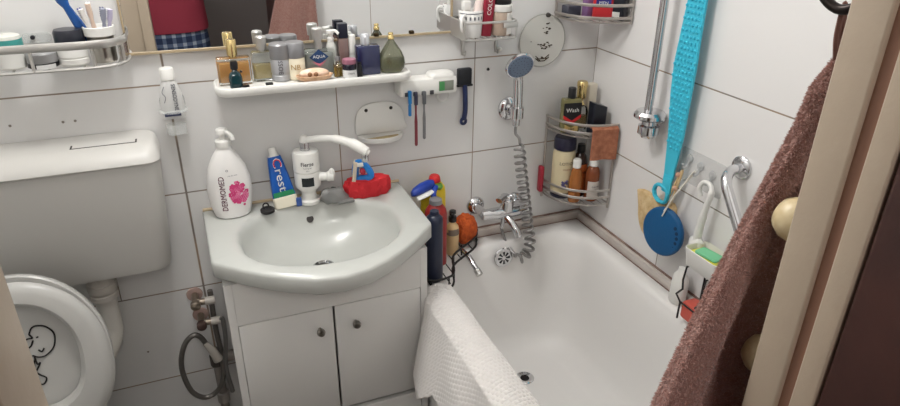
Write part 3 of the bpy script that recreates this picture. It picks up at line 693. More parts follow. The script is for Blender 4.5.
for dz in (0, .006): g.tube([FM @ Vector((x, y+dz, .0053)) for x, y in ((-.018, -.044), (-.008, -.052), (.008, -.052), (.022, -.043))], .0013, 5)
g.out('worn_spots', worn, ds, kind='stuff')

# ================================================================== CORNER SHELVES
csteel = M('corner shelf steel', (188, 182, 176), .38, .9)
def qarc(r, z, n=22, p=2.3):
    out = []
    for i in range(n+1):
        a = PI/2*i/n; c, s = math.cos(a), math.sin(a); q = (c**p+s**p)**(-1/p)
        out.append((-.004-r*q*c, -.004-r*q*s, z))
    return out
def corner_shelf(label, z0, tiers, posts):
    t = thing('corner_shelf', label, 'shelf', (0, 0, z0))
    for zt, rails in tiers:
        G().tube(qarc(.134, zt)+[(-.006, -.006, zt)], .0022, 6, closed=True).out('tier_rim', csteel, t)
        for k in range(6):
            f = .018+.021*k
            e = (.134**2.3-f**2.3)**(1/2.3)
            G().tube([(-.004-f, -.006, zt), (-.004-f, -.004-e, zt)], .0012, 5).out('tier_wire', csteel, t)
        for h in rails:
            G().tube(qarc(.136, zt+h), .0038, 8, flat=.5).out('rail', csteel, t)
    for (x, y) in ((-.138, -.006), (-.006, -.138), (-.107, -.107)) if posts[2] else ((-.138, -.006), (-.006, -.138)):
        G().tube([(x, y, posts[0]), (x, y, posts[1])], .0032, 8).out('post', csteel, t)
    return t
corner_shelf('two tier steel wire shelf in the corner above the tub', .70, [(.0, (.022, .042)), (.195, (.012, .034))], (-.012, .231, False))
corner_shelf('steel corner shelf high up at the photo top edge', 1.19, [(.0, (.010, .040))], (-.004, .10, False))
zt = .7022
CL = 'bottles on the lower tier of the corner shelf'; CU = 'bottles on the upper tier of the corner shelf'; CT = 'bottles on the highest corner shelf'
b_ = thing('shampoo_bottle', 'large cream bottle with dark navy cap and base in the lower tier', 'bottle', (-.101, -.047, zt), 0, CL)
G().lathe([(.026, 0), (.030, .003), (.031, .018), (0, .018)], 28).out('dark_base', M('dark navy plastic', (34, 34, 54), .3), b_)
G().lathe([(.031, .0185), (.031, .128), (.028, .140), (0, .141)], 28).out('bottle_body', M('cream lotion', (214, 200, 164), .35), b_)
G().lathe([(.0285, .1415), (.0305, .143), (.0305, .168), (.027, .176), (0, .178)], 28).out('dark_cap', M('dark navy plastic', (34, 34, 54), .3), b_)
text('LOTION', .0125, ink, b_, on_cyl(.0312, .106, -PI/2-.15)); text('intense', .009, M('brown print', (140, 90, 70), .5), b_, on_cyl(.0312, .09, -PI/2-.15))
g = G()
for k in range(9):
    a = -PI/2-.5+.1*(k % 4)*1.3; z = .038+.007*(k//3)+.003*(k % 2)
    g.ball((.0312*math.cos(a), .0312*math.sin(a), z), .0035, 5)
g.out('flower_print', M('violet print', (92, 84, 128), .5), b_)
b_ = thing('shower_gel_bottle', 'dark brown bottle with orange label behind the two amber bottles', 'bottle', (-.056, -.060, zt), 0, CL)
G().lathe([(.018, 0), (.0205, .003), (.0205, .105), (.016, .120), (.009, .128), (0, .129)], 24).out('bottle_body', M('dark brown bottle', (58, 38, 30), .2, coat=.4), b_)
G().lathe([(.0105, .1295), (.0115, .131), (.0105, .152), (0, .153)], 18).out('black_cap', black, b_)
lb = band(.0208, .02, .098, -2.7, -.5, M('orange label', (206, 104, 44), .5), b_); text('CARE', .009, ink, lb, on_cyl(.0214, .075))
b_ = thing('shower_oil_bottle', 'amber bottle with white flip cap at the front left of the lower tier', 'bottle', (-.088, -.094, zt), 0, CL)
orange_l = M('orange gel', (196, 124, 62), .15, trans=.35)
G().loft([[(x, y, z) for x, y in ellipse(r, r*.8, 26)] for r, z in ((.015, 0), (.0175, .003), (.0185, .03), (.0175, .075), (.014, .092), (.009, .100))]).out('bottle_body', orange_l, b_)
G().lathe([(.010, .1005), (.0112, .102), (.0112, .122), (.009, .125), (0, .1255)], 20).out('white_cap', white_pl, b_)
b_ = thing('shower_oil_bottle', 'reddish amber bottle with white label and white cap at the lower tier right', 'bottle', (-.038, -.1, zt), 0, CL)
G().lathe([(.017, 0), (.0195, .003), (.0195, .082), (.016, .094), (.010, .100), (0, .1005)], 26).out('bottle_body', M('red amber gel', (150, 84, 52), .15, trans=.25), b_)
G().lathe([(.011, .101), (.0122, .102), (.0122, .120), (.010, .123), (0, .1235)], 20).out('white_cap', white_pl, b_)
lb = band(.0197, .012, .060, -2.75, -.55, M('pale label', (206, 198, 190), .5), b_); text('SHOWER', .0055, ink, lb, on_cyl(.0202, .045)); text('OIL', .005, ink, lb, on_cyl(.0202, .036))
tag(G().box(-.155, -.144, -.022, -.004, .708, .785, .003).out('pumice_file', M('raspberry plastic', (176, 50, 66), .45)), 'raspberry red file hooked on the left post of the corner shelf', 'file')
zu = .8972
b_ = thing('hair_tonic_bottle', 'flat bottle with black label and red chevron in the upper tier', 'bottle', (-.104, -.062, zu), math.radians(-8), CU)
G().prism(rr(.052, .024, .006), 0, .092, .004).out('bottle_body', M('yellow green glass', (148, 142, 96), .12, trans=.4), b_)
G().lathe([(.008, .092), (.0105, .0925), (.0105, .118), (.009, .120), (0, .1205)], 20).out('black_cap', black, b_)
fm = lambda x, z, y=-.0125: at(x, y, z) @ look((0, -1, 0))
lb = G().prism([(-.025, .026), (-.025, -.006), (0, -.022), (.025, -.006), (.025, .026)], 0, .0006, 0, fm(0, .056)).out('black_label', M('label black', (24, 22, 24), .5), b_)
text('Wash', .0155, whiteprint, lb, on_front(0, -.0136, .062))
G().prism([(-.025, .002), (0, -.014), (.025, .002), (.025, -.007), (0, -.023), (-.025, -.007)], 0, .0012, 0, fm(0, .048)).out('red_chevron', M('label red', (206, 42, 44), .5), lb)
lb = G().prism([(-.019, -.014), (.019, -.014), (.019, .006), (0, -.004), (-.019, .006)], 0, .0007, 0, fm(0, .018)).out('yellow_label', M('label ochre', (206, 176, 110), .5), b_)
text('1889', .009, ink, lb, on_front(0, -.0136, .010))
b_ = thing('perfume_bottle', 'clear bottle with tall ornate gold pump in the upper tier', 'perfume', (-.068, -.052, zu), 0, CU)
G().loft([[(x*k, y*k, z) for x, y in rr(.040, .026, .006)] for k, z in ((.95, 0), (1, .003), (1, .05), (.8, .062), (.4, .068))]).out('glass_body', glass, b_)
G().loft([[(x*k, y*k, z) for x, y in rr(.032, .019, .005)] for k, z in ((.95, .005), (1, .007), (1, .038), (.95, .039))]).out('liquid', M('pale amber liquid', (210, 180, 130), .05, trans=.8), b_)
G().lathe([(.0085, .068), (.011, .069), (.008, .074), (.006, .080), (.010, .084), (.013, .090), (.0125, .116), (.014, .117), (.014, .128), (.012, .131), (0, .1315)], 22).out('gold_pump', gold, b_)
b_ = thing('lotion_bottle', 'pale cream upright bottle in the very corner of the upper tier', 'bottle', (-.033, -.043, zu), 0, CU)
G().prism(rr(.030, .022, .006), 0, .120, .003).out('bottle_body', M('ivory plastic', (212, 204, 186), .35), b_)
b_ = thing('shampoo_bottle', 'black slanted-top bottle at the right of the upper tier', 'bottle', (-.041, -.094, zu), 0, CU)
G().loft([[(x, y, z+(x*s)) for x, y in rr(.044, .030, .007)] for z, s in ((0, 0), (.060, 0), (.078, -.35))]).out('bottle_body', M('glossy black bottle', (26, 30, 40), .3), b_)
# terracotta towel cloth over the rail
c_ = thing('bath_mitt', 'terracotta woven scrub cloth hanging over the upper rail of the corner shelf', 'cloth', (-.0445, -.1385, .907), 0, None)
terra = M('terracotta weave', (176, 116, 88), .9, bump=(260, .6, .002), var=(90, (150, 94, 70), 1))
d = Vector((.97, -.20, 0)).normalized(); nn = Vector((-.20, -.97, 0)).normalized()
def cl(u, v):
    s = (u-.5)*.072
    if v < .2: a = v/.2; off = -.012+.018*a; z = .017-.004*abs(a-.5)*4*abs(a-.5)
    else: off = .006+.003*math.sin(9*u)*((v-.2)/.8); z = .014-(v-.2)/.8*.082
    p = d*s+nn*off; return (p.x, p.y, z)
G().sheet(cl, 14, 24, .003).out('cloth', terra, c_)
zq = 1.1925
b_ = thing('toiletry_box', 'dark grey box at the left of the highest corner shelf', 'box', (-.112, -.035, zq), 0, CT)
G().prism(rr(.040, .030, .003), 0, .028, .002).out('box_body', M('slate plastic', (64, 66, 78), .4), b_)
b_ = thing('cosmetic_bottle', 'mauve bottle on the highest corner shelf', 'bottle', (-.082, -.064, zq), 0, CT)
G().prism(rr(.026, .024, .006), 0, .075, .003).out('bottle_body', M('mauve plastic', (136, 100, 146), .4), b_)
b_ = thing('cosmetic_tube', 'bright red container with a blue label on the highest corner shelf', 'bottle', (-.058, -.090, zq), math.radians(-30), CT)
G().prism(rr(.048, .026, .006), 0, .085, .003).out('tube_body', M('bright red plastic', (206, 52, 58), .35), b_)
g = G(); g.box(-.018, .018, -.0142, -.0132, .030, .060); lb = g.out('blue_label', M('royal blue label', (44, 50, 128), .4), b_)
text('MEN', .011, whiteprint, lb, on_front(0, -.0146, .040))
b_ = thing('cosmetic_bottle', 'black bottle at the right of the highest corner shelf', 'bottle', (-.026, -.108, zq), math.radians(-60), CT)
G().prism(rr(.044, .030, .006), 0, .080, .003).out('bottle_body', M('glossy black bottle', (26, 30, 40), .3), b_)
g = G(); g.box(-.012, .012, -.0162, -.0152, .008, .020); g.out('white_label', whiteprint, b_)
# ================================================================== SHOWER
sh = thing('hand_shower', 'chrome hand shower with round grey face clipped in a wall holder', 'shower head', (-.257, -.001, .961))
fd = Vector((-.02, -.86, -.42)).normalized()
hc = Vector((-.016, -.080, .131))
HM = at(*hc) @ look(fd)
G().lathe([(0, -.022), (.012, -.021), (.028, -.012), (.037, -.004), (.038, .001), (.036, .003), (0, .003)], 32, HM).out('head_shell', chrome, sh)
fc = G().lathe([(0, .003), (.033, .003), (.033, .0045), (.026, .0055), (0, .006)], 32, HM).out('spray_face', M('blue grey face', (112, 128, 150), .35), sh)
g = G()
for ring, cnt in ((.010, 8), (.019, 14), (.028, 22)):
    for k in range(cnt):
        a = 2*PI*k/cnt; g.ball((ring*math.cos(a), ring*math.sin(a), .0055), .0013, 4, HM)
g.out('nozzles', M('nozzle grey', (76, 88, 108), .5), fc, kind='stuff')
G().tube(smooth_path([tuple(hc-fd*.014), (-.006, -.056, .092), (-.002, -.052, .05), (-.001, -.050, .0), (-.002, -.050, -.012)], 6), [.012]*7+[.0125]*7+[.013]*5+[.0135]*6, 14).out('handle', chrome, sh)
G().lathe([(.0095, -.032), (.010, -.014), (.0095, -.012), (0, -.012)], 16, at(-.002, -.050, 0)).out('hose_nut', chrome, sh)
wh = thing('shower_holder', 'round chrome wall holder gripping the hand shower', 'holder', (-.257, -.001, .961))
g = G(); g.lathe([(.031, 0), (.031, .006), (.026, .011), (.016, .013), (.012, .020), (0, .021)], 30, FM); g.out('rosette', chrome, wh)
G().tube([(0, -.018, 0), (-.001, -.036, .002)], .010, 12).out('arm', chrome, wh)
G().lathe([(.0142, -.014), (.0175, -.014), (.0175, .014), (.0142, .014)], 20, at(-.001, -.050, .003)).out('clip', chrome, wh)
# coiled hose
hs = thing('shower_hose', 'coiled grey chrome shower hose hanging from the hand shower to the mixer', 'hose', (-.259, -.051, .928))
axis = smooth_path([(0, 0, 0), (.0, -.002, -.02), (.007, -.012, -.035), (.008, -.018, -.08), (.018, -.022, -.15), (.031, -.022, -.22), (.042, -.026, -.29), (.042, -.044, -.335), (.026, -.050, -.366), (.0, -.050, -.372)], 14)
L_ = [0]
for a, b in zip(axis, axis[1:]): L_.append(L_[-1]+(b-a).length)
pts = []; turns = 19; st = .05; tot = L_[-1]
N_ = 25*14
for i in range(N_+1):
    s = st+(tot-st)*i/N_
    k = max(j for j in range(len(L_)) if L_[j] <= s+1e-9); k = min(k, len(axis)-2)
    f = (s-L_[k])/max(1e-9, L_[k+1]-L_[k]); c = axis[k].lerp(axis[k+1], f); t = (axis[k+1]-axis[k]).normalized()
    u = Vector((0, 1, 0)); u = (u-t*u.dot(t)).normalized(); v = t.cross(u); a = 2*PI*turns*i/N_
    rad = .0130*min(1, i/10)
    pts.append(c+u*rad*math.cos(a)+v*rad*math.sin(a))
pre = [p for p, l in zip(axis, L_) if l < st-.004]
end = smooth_path([pts[-1], (.0, -.040, -.364), (-.012, -.012, -.345), (-.024, .004, -.30), (-.026, .004, -.283)], 5)[1:]
G().tube(pre+pts+end, .0041, 7).out('hose_tube', M('grey hose', (150, 148, 146), .32, .5), hs)

mx = thing('bath_mixer', 'chrome bath mixer tap on the tiled wall over the tub', 'tap', (-.285, -.001, .69))
ML = FM
G().lathe([(.026, 0), (.026, .004), (.022, .010), (.014, .014), (0, .014)], 26, at(-.060, 0, .002) @ FM).out('rosette', chrome, mx)
G().lathe([(.026, 0), (.026, .004), (.022, .010), (.014, .014), (0, .014)], 26, at(.060, 0, -.004) @ FM).out('rosette', chrome, mx)
g = G(); g.tube([(-.060, -.010, .002), (-.060, -.055, .0)], .012, 14); g.tube([(.060, -.010, -.004), (.060, -.055, -.004)], .012, 14); g.out('inlet', chrome, mx)
G().tube([(-.066, -.058, .0), (-.02, -.060, -.002), (.02, -.060, -.004), (.066, -.058, -.004)], [.0135, .017, .017, .0135], 18).out('body', chrome, mx)
g = G(); g.tube([(.006, -.060, .006), (.006, -.062, .034)], [.019, .017], 18); g.ball((.006, -.062, .034), (.018, .018, .010), 10); g.out('cartridge', chrome, mx)
g = G(); g.tube(smooth_path([(.006, -.062, .040), (-.006, -.070, .049), (-.03, -.084, .047)], 5), [.010]*5+[.007]*6, 10, flat=1.5); g.out('lever', chrome, mx)
g = G(); g.tube(smooth_path([(.004, -.066, -.012), (.010, -.086, -.024), (.018, -.104, -.044), (.022, -.108, -.058)], 5), .0105, 14); g.out('outlet', chrome, mx)
G().tube([(.0, -.058, -.016), (.0, -.050, -.054)], .006, 10).out('hose_outlet', chrome, mx)
# shower rail on the right wall
rl = thing('shower_rail', 'vertical chrome rail on the right wall ending in a ring bracket', 'rail', (-.001, -.290, .985))
G().tube([(-.040, 0, .02), (-.040, 0, .66)], .0095, 16).out('pipe', chrome, rl)
g = G(); g.lathe([(.010, .034), (.030, .031), (.036, .024), (.036, .016), (.028, .010), (.012, .010)], 28, at(-.037, -.003, 0)); g.out('collar', chrome, rl)
g = G(); g.lathe([(.016, .012), (.018, -.002), (.025, -.005), (.025, -.024), (.019, -.029), (.016, -.034), (0, -.035)], 22, at(-.034, -.003, 0)); g.out('lower_nut', chrome, rl)
g = G(); g.lathe([(.016, 0), (.016, .004), (.011, .008), (.010, .036), (0, .036)], 22, at(0, -.003, .012) @ look((-1, 0, 0))); g.out('wall_mount', chrome, rl)
g = G(); g.lathe([(.020, 0), (.020, .004), (.011, .008), (.010, .036), (0, .036)], 22, at(0, 0, .64) @ look((-1, 0, 0))); g.out('wall_mount', chrome, rl)

# teal silicone back strap
stp = thing('back_scrubber_strap', 'long teal silicone back scrubber strap hanging on the right wall', 'back scrubber', (-.026, -.374, .82))
teal_s = M('teal silicone', (66, 192, 218), .45)
def sw(z):   # width and centre (y) at height z above the strap's foot
    K = [(0.055, .030, .0), (.09, .034, .0), (.16, .048, -.002), (.25, .062, .003), (.32, .067, .004), (.40, .058, .002), (.47, .052, .0), (.62, .046, .0), (.70, .040, -.002)]
    for a, b in zip(K, K[1:]):
        if z <= b[0]:
            f = (z-a[0])/(b[0]-a[0]); f = max(0, f); return a[1]+(b[1]-a[1])*f, a[2]+(b[2]-a[2])*f
    return K[-1][1:]
def sf(u, v):
    z = .055+.645*v; w_, c_ = sw(z); return (-.004*math.sin(PI*v), c_+(.5-u)*w_, z)
g = G(); g.sheet(sf, 6, 40, .005)
for j in range(42):
    z = .13+.0125*j
    w_, c_ = sw(z); m_ = int(w_/.0108)
    for i in range(m_):
        y = c_+(i-(m_-1)/2+(.25 if j % 2 else -.25))*.0108
        g.lathe([(.0038, 0), (.0032, .0026), (0, .0038)], 6, at(-.004*math.sin(PI*(z-.055)/.645)-.0002, y, z) @ look((-1, 0, 0)))
g.out('strap', teal_s, stp)
g = G()
def loop(cz, flip):
    P = [(.0, c, cz+s) for c, s in ((.024, .0), (.019, .014), (.006, .020), (-.012, .019), (-.022, .010), (-.022, -.008), (-.014, -.018), (.004, -.020), (.018, -.013))]
    S = smooth_path(P+[P[0]], 4)[:-1]
    return [Vector((p.x, p.y*flip+.010*flip, p.z)) for p in S]
g.tube([p+Vector((0, .005, -.010)) for p in loop(.020, 1)], .0058, 8, closed=True, flat=.8); 
g.box(-.003, .003, -.015, .013, .020, .060, .001)
g.out('handle_loop', teal_s, stp)
g = G(); g.tube(loop(.735, 1), .0058, 8, closed=True, flat=.8); g.out('handle_loop', teal_s, stp)
hk = thing('wall_hook', 'steel wall hook from which the teal scrubber strap hangs', 'hook', (-.001, -.366, 1.585))
g = G(); g.lathe([(.014, 0), (.014, .004), (0, .005)], 18, look((-1, 0, 0))); g.tube(smooth_path([(-.003, 0, 0), (-.026, 0, -.010), (-.034, 0, .006)], 5), .003, 8); g.out('hook_body', steel, hk)

# clear adhesive panel with hooks
pn = thing('hook_panel', 'clear adhesive sheet with three transparent hooks on the right wall', 'hook', (-.0008, -.447, .916))
RM = look((-1, 0, 0))
G().prism(rr(.134, .078, .006), 0, .0015, 0, RM).out('clear_sheet', M('clear film', (232, 233, 232), .15, alpha=.2, coat=.2), pn)
for y, z in ((.040, .010), (.004, .004), (-.034, -.002)):
    g = G(); g.lathe([(.010, .001), (.009, .004), (0, .005)], 14, at(0, y, z+.008) @ RM); g.tube(smooth_path([(-.004, y, z+.008), (-.006, y, z-.008), (-.016, y, z-.012), (-.020, y, z-.002)], 4), .0028, 7)
    g.out('hook', M('clear hook', (214, 216, 216), .08, alpha=.55, coat=.5), pn)
lf = thing('loofah_cloth', 'straw coloured loofah pad hanging behind the blue scrubber', 'loofah', (-.0105, -.334, .752))
straw = M('straw fibre', (206, 172, 122), .9, bump=(160, .9, .004), var=(50, (226, 200, 154), 1))
lo = [(.072, .046), (.050, .052), (.0, .050), (-.055, .060), (-.066, .020), (-.05, -.055), (.02, -.060), (.050, -.030), (.060, .010)]
lop = [(p.x, p.y) for p in smooth_path([(x, y, 0) for x, y in lo], 3)]
Rz = Matrix(((0, 0, -1, 0), (-1*-1, 0, 0, 0), (0, 1, 0, 0), (0, 0, 0, 1)))     # local x -> +y, y -> z, z -> -x
g = G(); g.prism(lop, -.010, .008, .006, Rz); g.out('pad', straw, lf)
g = G(); g.tube(smooth_path([(-.006, -.050, .050), (-.012, -.068, .105), (-.006, -.072, .155), (-.012, -.060, .110), (-.006, -.036, .050)], 5), .0028, 6); lr = g.out('rope', M('straw rope', (214, 186, 140), .8), lf)
for z in (.108, .142): G().ball((-.012, -.066, z), .006, 8).out('wooden_bead', M('pinkish bead', (204, 160, 136), .5), lf)
bs = thing('scrub_disc', 'round dark blue silicone scrubber hanging by a white string', 'scrubber', (-.032, -.402, .752))
bm_ = M('deep blue silicone', (12, 84, 134), .5, bump=(220, .5, .002))
RB = look((-1, -.15, .05))
g = G(); g.prism(ellipse(.058, .060, 40), 0, .016, .006, RB, 3); g.out('disc', bm_, bs)
g = G()
for k in range(6):
    a = -.75+.27*k; p_ = (RB @ Vector((0, 0, .0158)))
    y = -.046*math.cos(a); z = .046*math.sin(a)
    g.lathe([(0, 0), (.0045, 0), (.0042, .0012), (0, .0014)], 10, at(p_.x+.007*math.cos(a), y+p_.y, z+p_.z) @ RB)
g.out('edge_holes', M('dark blue hole', (8, 46, 82), .7), bs)
tp = Vector((-.016, 0, .042))
g = G(); g.tube(smooth_path([(tp.x-.002, tp.y, tp.z), (-.010, -.018, .10), (.012, -.040, .158), (.009, -.041, .163), (-.004, -.015, .10), (tp.x+.001, tp.y, tp.z+.012)], 5), .0017, 6); g.out('string', M('white cord', (226, 220, 208), .8), bs)
wb = thing('back_brush', 'white plastic brush with hooked handle hanging from the clear panel', 'brush', (-.026, -.494, .892))
g = G(); g.tube(smooth_path([(.002, .014, -.016), (.0, .020, .002), (.004, .014, .016), (.004, -.004, .018), (.0, -.016, .006), (-.002, -.014, -.018), (-.003, -.009, -.055), (-.004, -.006, -.10), (-.004, -.006, -.125)], 6), [.0055]*6+[.006]*18+[.008]*12+[.010]*13, 12, flat=.8, up=(1, 0, 0)); g.out('handle', white_pl, wb)
G().loft([[(x-.004, y-.006, -.150+z) for x, y in ellipse(.014*k, .020*k, 20)] for k, z in ((.5, -.012), (.9, -.006), (1, .015), (.9, .035), (.5, .042))]).out('brush_head', white_pl, wb)
# grab bar
gb = thing('grab_bar', 'bent chrome grab bar on the right wall beside the brown towel', 'grab bar', (-.001, -.552, .968))
G().lathe([(.024, 0), (.024, .005), (.019, .009), (0, .010)], 28, RM).out('flange', chrome, gb)
G().tube(smooth_path([(-.006, 0, 0), (-.035, -.004, -.003), (-.056, -.020, -.018), (-.060, -.050, -.055), (-.060, -.16, -.20), (-.060, -.24, -.30), (-.050, -.26, -.322), (-.03, -.268, -.33), (-.006, -.27, -.33)], 8), .0108, 18).out('bar', chrome, gb)
G().lathe([(.028, 0), (.028, .005), (.022, .009), (0, .010)], 28, at(0, -.27, -.33) @ RM).out('flange', chrome, gb)
# caddy with sponges on the tub rim
cd = thing('sponge_caddy', 'white plastic tray on a black wire stand at the tub rim', 'caddy', (-.044, -.560, .606))
def tray(k, z): return [(x*k, y*k, z) for x, y in rrect(.064, .100, .012, 5)]
G().loft([tray(.8, .128), tray(.86, .130), tray(1, .171), tray(.96, .172), tray(.83, .135), tray(.78, .134)]).out('tray', white_pl, cd)
for y in (.030, -.030):
    G().tube([(.030, y, -.008), (.030, y, .128), (-.030, y, .128), (-.034, y, .095), (-.030, y, .07), (-.046, y, .062), (-.030, y, .036), (-.030, y, -.008)], .0024, 6).out('wire_leg', blackwire, cd)
for z in (.036,): G().tube([(-.030, .032, z), (-.030, -.032, z)], .0022, 6).out('wire_rung', blackwire, cd)
def sponge_(label, loc, w, d_, h, col, rz):
    t = thing('sponge', label, 'sponge', loc, rz, 'sponges in the white tray')
    G().prism(rr(w, d_, .006), 0, h, .004).out('foam', M('foam '+str(col), col, .95, bump=(300, .8, .002)), t); return t
sponge_('yellow sponge lying at the bottom of the white tray', (-.044, -.556, .7415), .046, .076, .028, (226, 222, 92), .0)
sponge_('mint green sponge on top of the yellow one', (-.046, -.558, .7695), .034, .056, .008, (128, 206, 158), .15)
tag(G().box(-.070, -.030, -.590, -.530, .602, .645, .006).out('soap_box', M('coral plastic', (206, 92, 78), .45)), 'coral red soap box inside the black wire stand below the tray', 'box')
b_ = thing('lotion_bottle', 'squat white bottle on the tub rim left of the wire stand', 'bottle', (-.032, -.478, .598))
G().loft([[(x, y, z) for x, y in ellipse(.017*k, .022*k, 26)] for k, z in ((.85, 0), (1, .004), (1, .05), (.88, .072), (.5, .083), (.42, .094), (0.05, .095))]).out('bottle_body', white_pl, b_)

# ================================================================== THINGS ON THE BASIN
zB = .8008
sp_ = thing('soap_bottle', 'large white liquid soap pump bottle with magenta flower print on the basin', 'soap bottle', (-.976, -.046, zB), math.radians(2))
sp_.scale = (.95, .95, .94)
def so_(k, kd, z): return [(x*k, y*kd, z) for x, y in ellipse(.051, .031, 36)]
G().loft([so_(.72, .8, 0), so_(.80, .95, .004), so_(.93, 1, .03), so_(1, 1, .066), so_(.97, .98, .095), so_(.83, .9, .125), so_(.60, .75, .15), so_(.40, .58, .166), so_(.32, .50, .170), so_(.30, .48, .176)]).out('bottle_body', M('white soap plastic', (236, 234, 231), .28), sp_)
g = G(); g.lathe([(.0155, .176), (.0175, .177), (.0175, .190), (.015, .193), (.007, .194), (.006, .206), (.013, .207), (.013, .216), (.011, .219), (0, .22)], 22); g.tube(smooth_path([(0, 0, .213), (.010, -.012, .213), (.018, -.024, .207), (.020, -.028, .198)], 4), .0048, 9); g.out('pump', white_pl, sp_)
def soapf(x, z, push=.0008):
    k = 1 if z < .08 else 1-.17*(z-.08)/.045
    kd = 1. if z < .08 else 1-.1*(z-.08)/.045
    q = max(0., 1-(x/(.051*k))**2)
    return (x, -.031*kd*math.sqrt(q)-push, z)
plum = M('plum print', (96, 40, 62), .5); magenta = M('magenta print', (206, 62, 120), .5); pinkp = M('pink print soap', (228, 130, 168), .5)
text('DERMOMED', .0175, plum, sp_, lambda u, v: soapf(-.018-v, .068+u*.92)); text('DERMOMED', .0175, plum, sp_, lambda u, v: soapf(-.0176-v, .0684+u*.92, .0010))
g = G(); rnd = random.Random(5)
fl = []
def flower(cx_, cz_, r, gg):
    for k in range(5):
        a = 2*PI*k/5+cx_*90
        c0 = (cx_+r*.6*math.cos(a), cz_+r*.6*math.sin(a)); ring = []
        for t in range(8): ring.append(soapf(c0[0]+r*.5*math.cos(2*PI*t/8), c0[1]+r*.5*math.sin(2*PI*t/8), .0009))
        gg.b.faces.new([gg.b.verts.new(p) for p in ring])
g1 = G(); g2 = G()
for k in range(70):
    x = rnd.uniform(-.002, .036); z = rnd.uniform(.036, .094)
    if ((x-.017)/.018)**2+((z-.065)/.028)**2 > 1: continue
    flower(x, z, rnd.uniform(.004, .0068), g1 if k % 4 else g2)
flower(.012, .094, .0035, g2); flower(.026, .034, .003, g1)
g1.out('flower_print', magenta, sp_); g2.out('flower_print', pinkp, sp_)
text('talc & rose', .005, M('grey print', (110, 112, 120), .5), sp_, lambda u, v: soapf(.008+u, .112+v)); text('o', .012, M('grey print', (110, 112, 120), .5), sp_, lambda u, v: soapf(-.003+u, .126+v))
# blue toothpaste tube leaning on the wall
tt = thing('toothpaste_tube', 'blue toothpaste tube with red letter standing against the tiles by the heater tap', 'toothpaste', (-.856, -.052, zB), 0, None, (math.radians(-16), math.radians(-6.5), 0))
blue_t = M('toothpaste blue', (28, 92, 178), .3)
def tf(w_, d_, z): return [(x, y, z) for x, y in rrect(w_, d_, d_*.48, 6)]
G().loft([tf(.054, .009, .024), tf(.050, .014, .045), tf(.044, .020, .075), (tf(.036, .022, .105)), tf(.030, .021, .122)]).out('tube_body', blue_t, tt)
G().loft([tf(.052, .016, 0), tf(.056, .018, .003), tf(.056, .018, .024), tf(.052, .014, .026)]).out('cream_foot', M('cream tube foot', (232, 226, 206), .4), tt)
G().lathe([(.012, .122), (.009, .126), (.009, .140), (.0075, .142), (0, .142)], 18).out('white_cap', white_pl, tt)
g = G(); g.sheet(lambda u, v: ((u-.5)*(.050-.004*v), -.0075-.003*v, .027+.012*v), 4, 2, .0005); g.out('green_stripe', M('green stripe', (40, 140, 92), .4), tt)
def tubef(dz, k): return lambda u, v: (.001+v*k, -.0132+.0022*abs((dz-u)-.07)/.05, dz-u)
for o_ in (0, .0006): text('rest', .034, whiteprint, tt, tubef(.066+o_, .8))
text('C', .036, whiteprint, tt, tubef(.1065, .8)); text('C', .030, M('tube red', (206, 40, 50), .4), tt, lambda u, v: (.001+v*.9, -.0140+.0022*abs((.1065-u)-.07)/.05, .1065-u))
tag(G().box(-.8345, -.822, -.062, -.050, zB, zB+.020, .002).out('bottle_cap', M('deep blue cap', (52, 84, 150), .4)), 'small blue cap between toothpaste tube and heater tap', 'cap')
pg = thing('basin_plug', 'black rubber basin plug with ring on the basin deck', 'plug', (-.902, -.066, zB))
G().lathe([(.013, 0), (.016, .002), (.0165, .008), (.013, .011), (0, .011)], 24).out('stopper', rubber, pg)
G().tube([(-.003+.006*math.cos(2*PI*k/16), 0, .017+.007*math.sin(2*PI*k/16)) for k in range(16)], .0018, 6, closed=True).out('ring', rubber, pg)
# heater tap
ht = thing('heater_tap', 'white electric heater tap with curved spout on the basin', 'tap', (-.801, -.043, zB))
ht.scale = (.90, .90, .985)
G().lathe([(.027, 0), (.029, .003), (.029, .009), (.022, .012), (.019, .020), (.019, .030), (.027, .038), (.0325, .044), (.0335, .050), (.0335, .083), (.0315, .0845)], 32).out('lower_body', white_pl, ht)
G().lathe([(.0315, .0845), (.034, .086), (.034, .125), (.032, .132), (.026, .134), (0, .134)], 32).out('upper_body', white_pl, ht)
G().lathe([(.013, .134), (.013, .136), (.0115, .137), (.0115, .148), (.013, .149), (.013, .154), (0, .154)], 24).out('chrome_collar', chrome, ht)
G().lathe([(.0125, .154), (.013, .158), (.0095, .166), (.006, .170), (0, .171)], 20).out('spout_cap', white_pl, ht)
g = G(); g.tube(smooth_path([(.0, .0, .158), (.03, -.018, .164), (.070, -.042, .166), (.108, -.068, .158), (.132, -.088, .146), (.142, -.096, .139)], 6), [.0075]*6+[.008]*6+[.010]*6+[.0125]*6+[.011]*4+[.007]*3, 16, flat=1.15); g.out('spout', white_pl, ht)
g = G(); g.lathe([(.0085, 0), (.0095, .002), (.0095, .016), (.0085, .020), (0, .020)], 18, at(.134, -.088, .118)); g.out('aerator', chrome, ht)
g = G(); g.lathe([(.010, 0), (.011, .004), (.010, .022), (.013, .026), (.012, .040), (0, .042)], 20, at(.026, -.010, .066) @ look((1, -.25, 0))); g.ball((.060, -.020, .072), (.009, .008, .014), 10); g.out('lever_knob', white_pl, ht)
dp = band(.0338, .052, .074, -PI/2-.62, -PI/2+.32, M('dark display', (38, 42, 44), .2), ht, 'display')
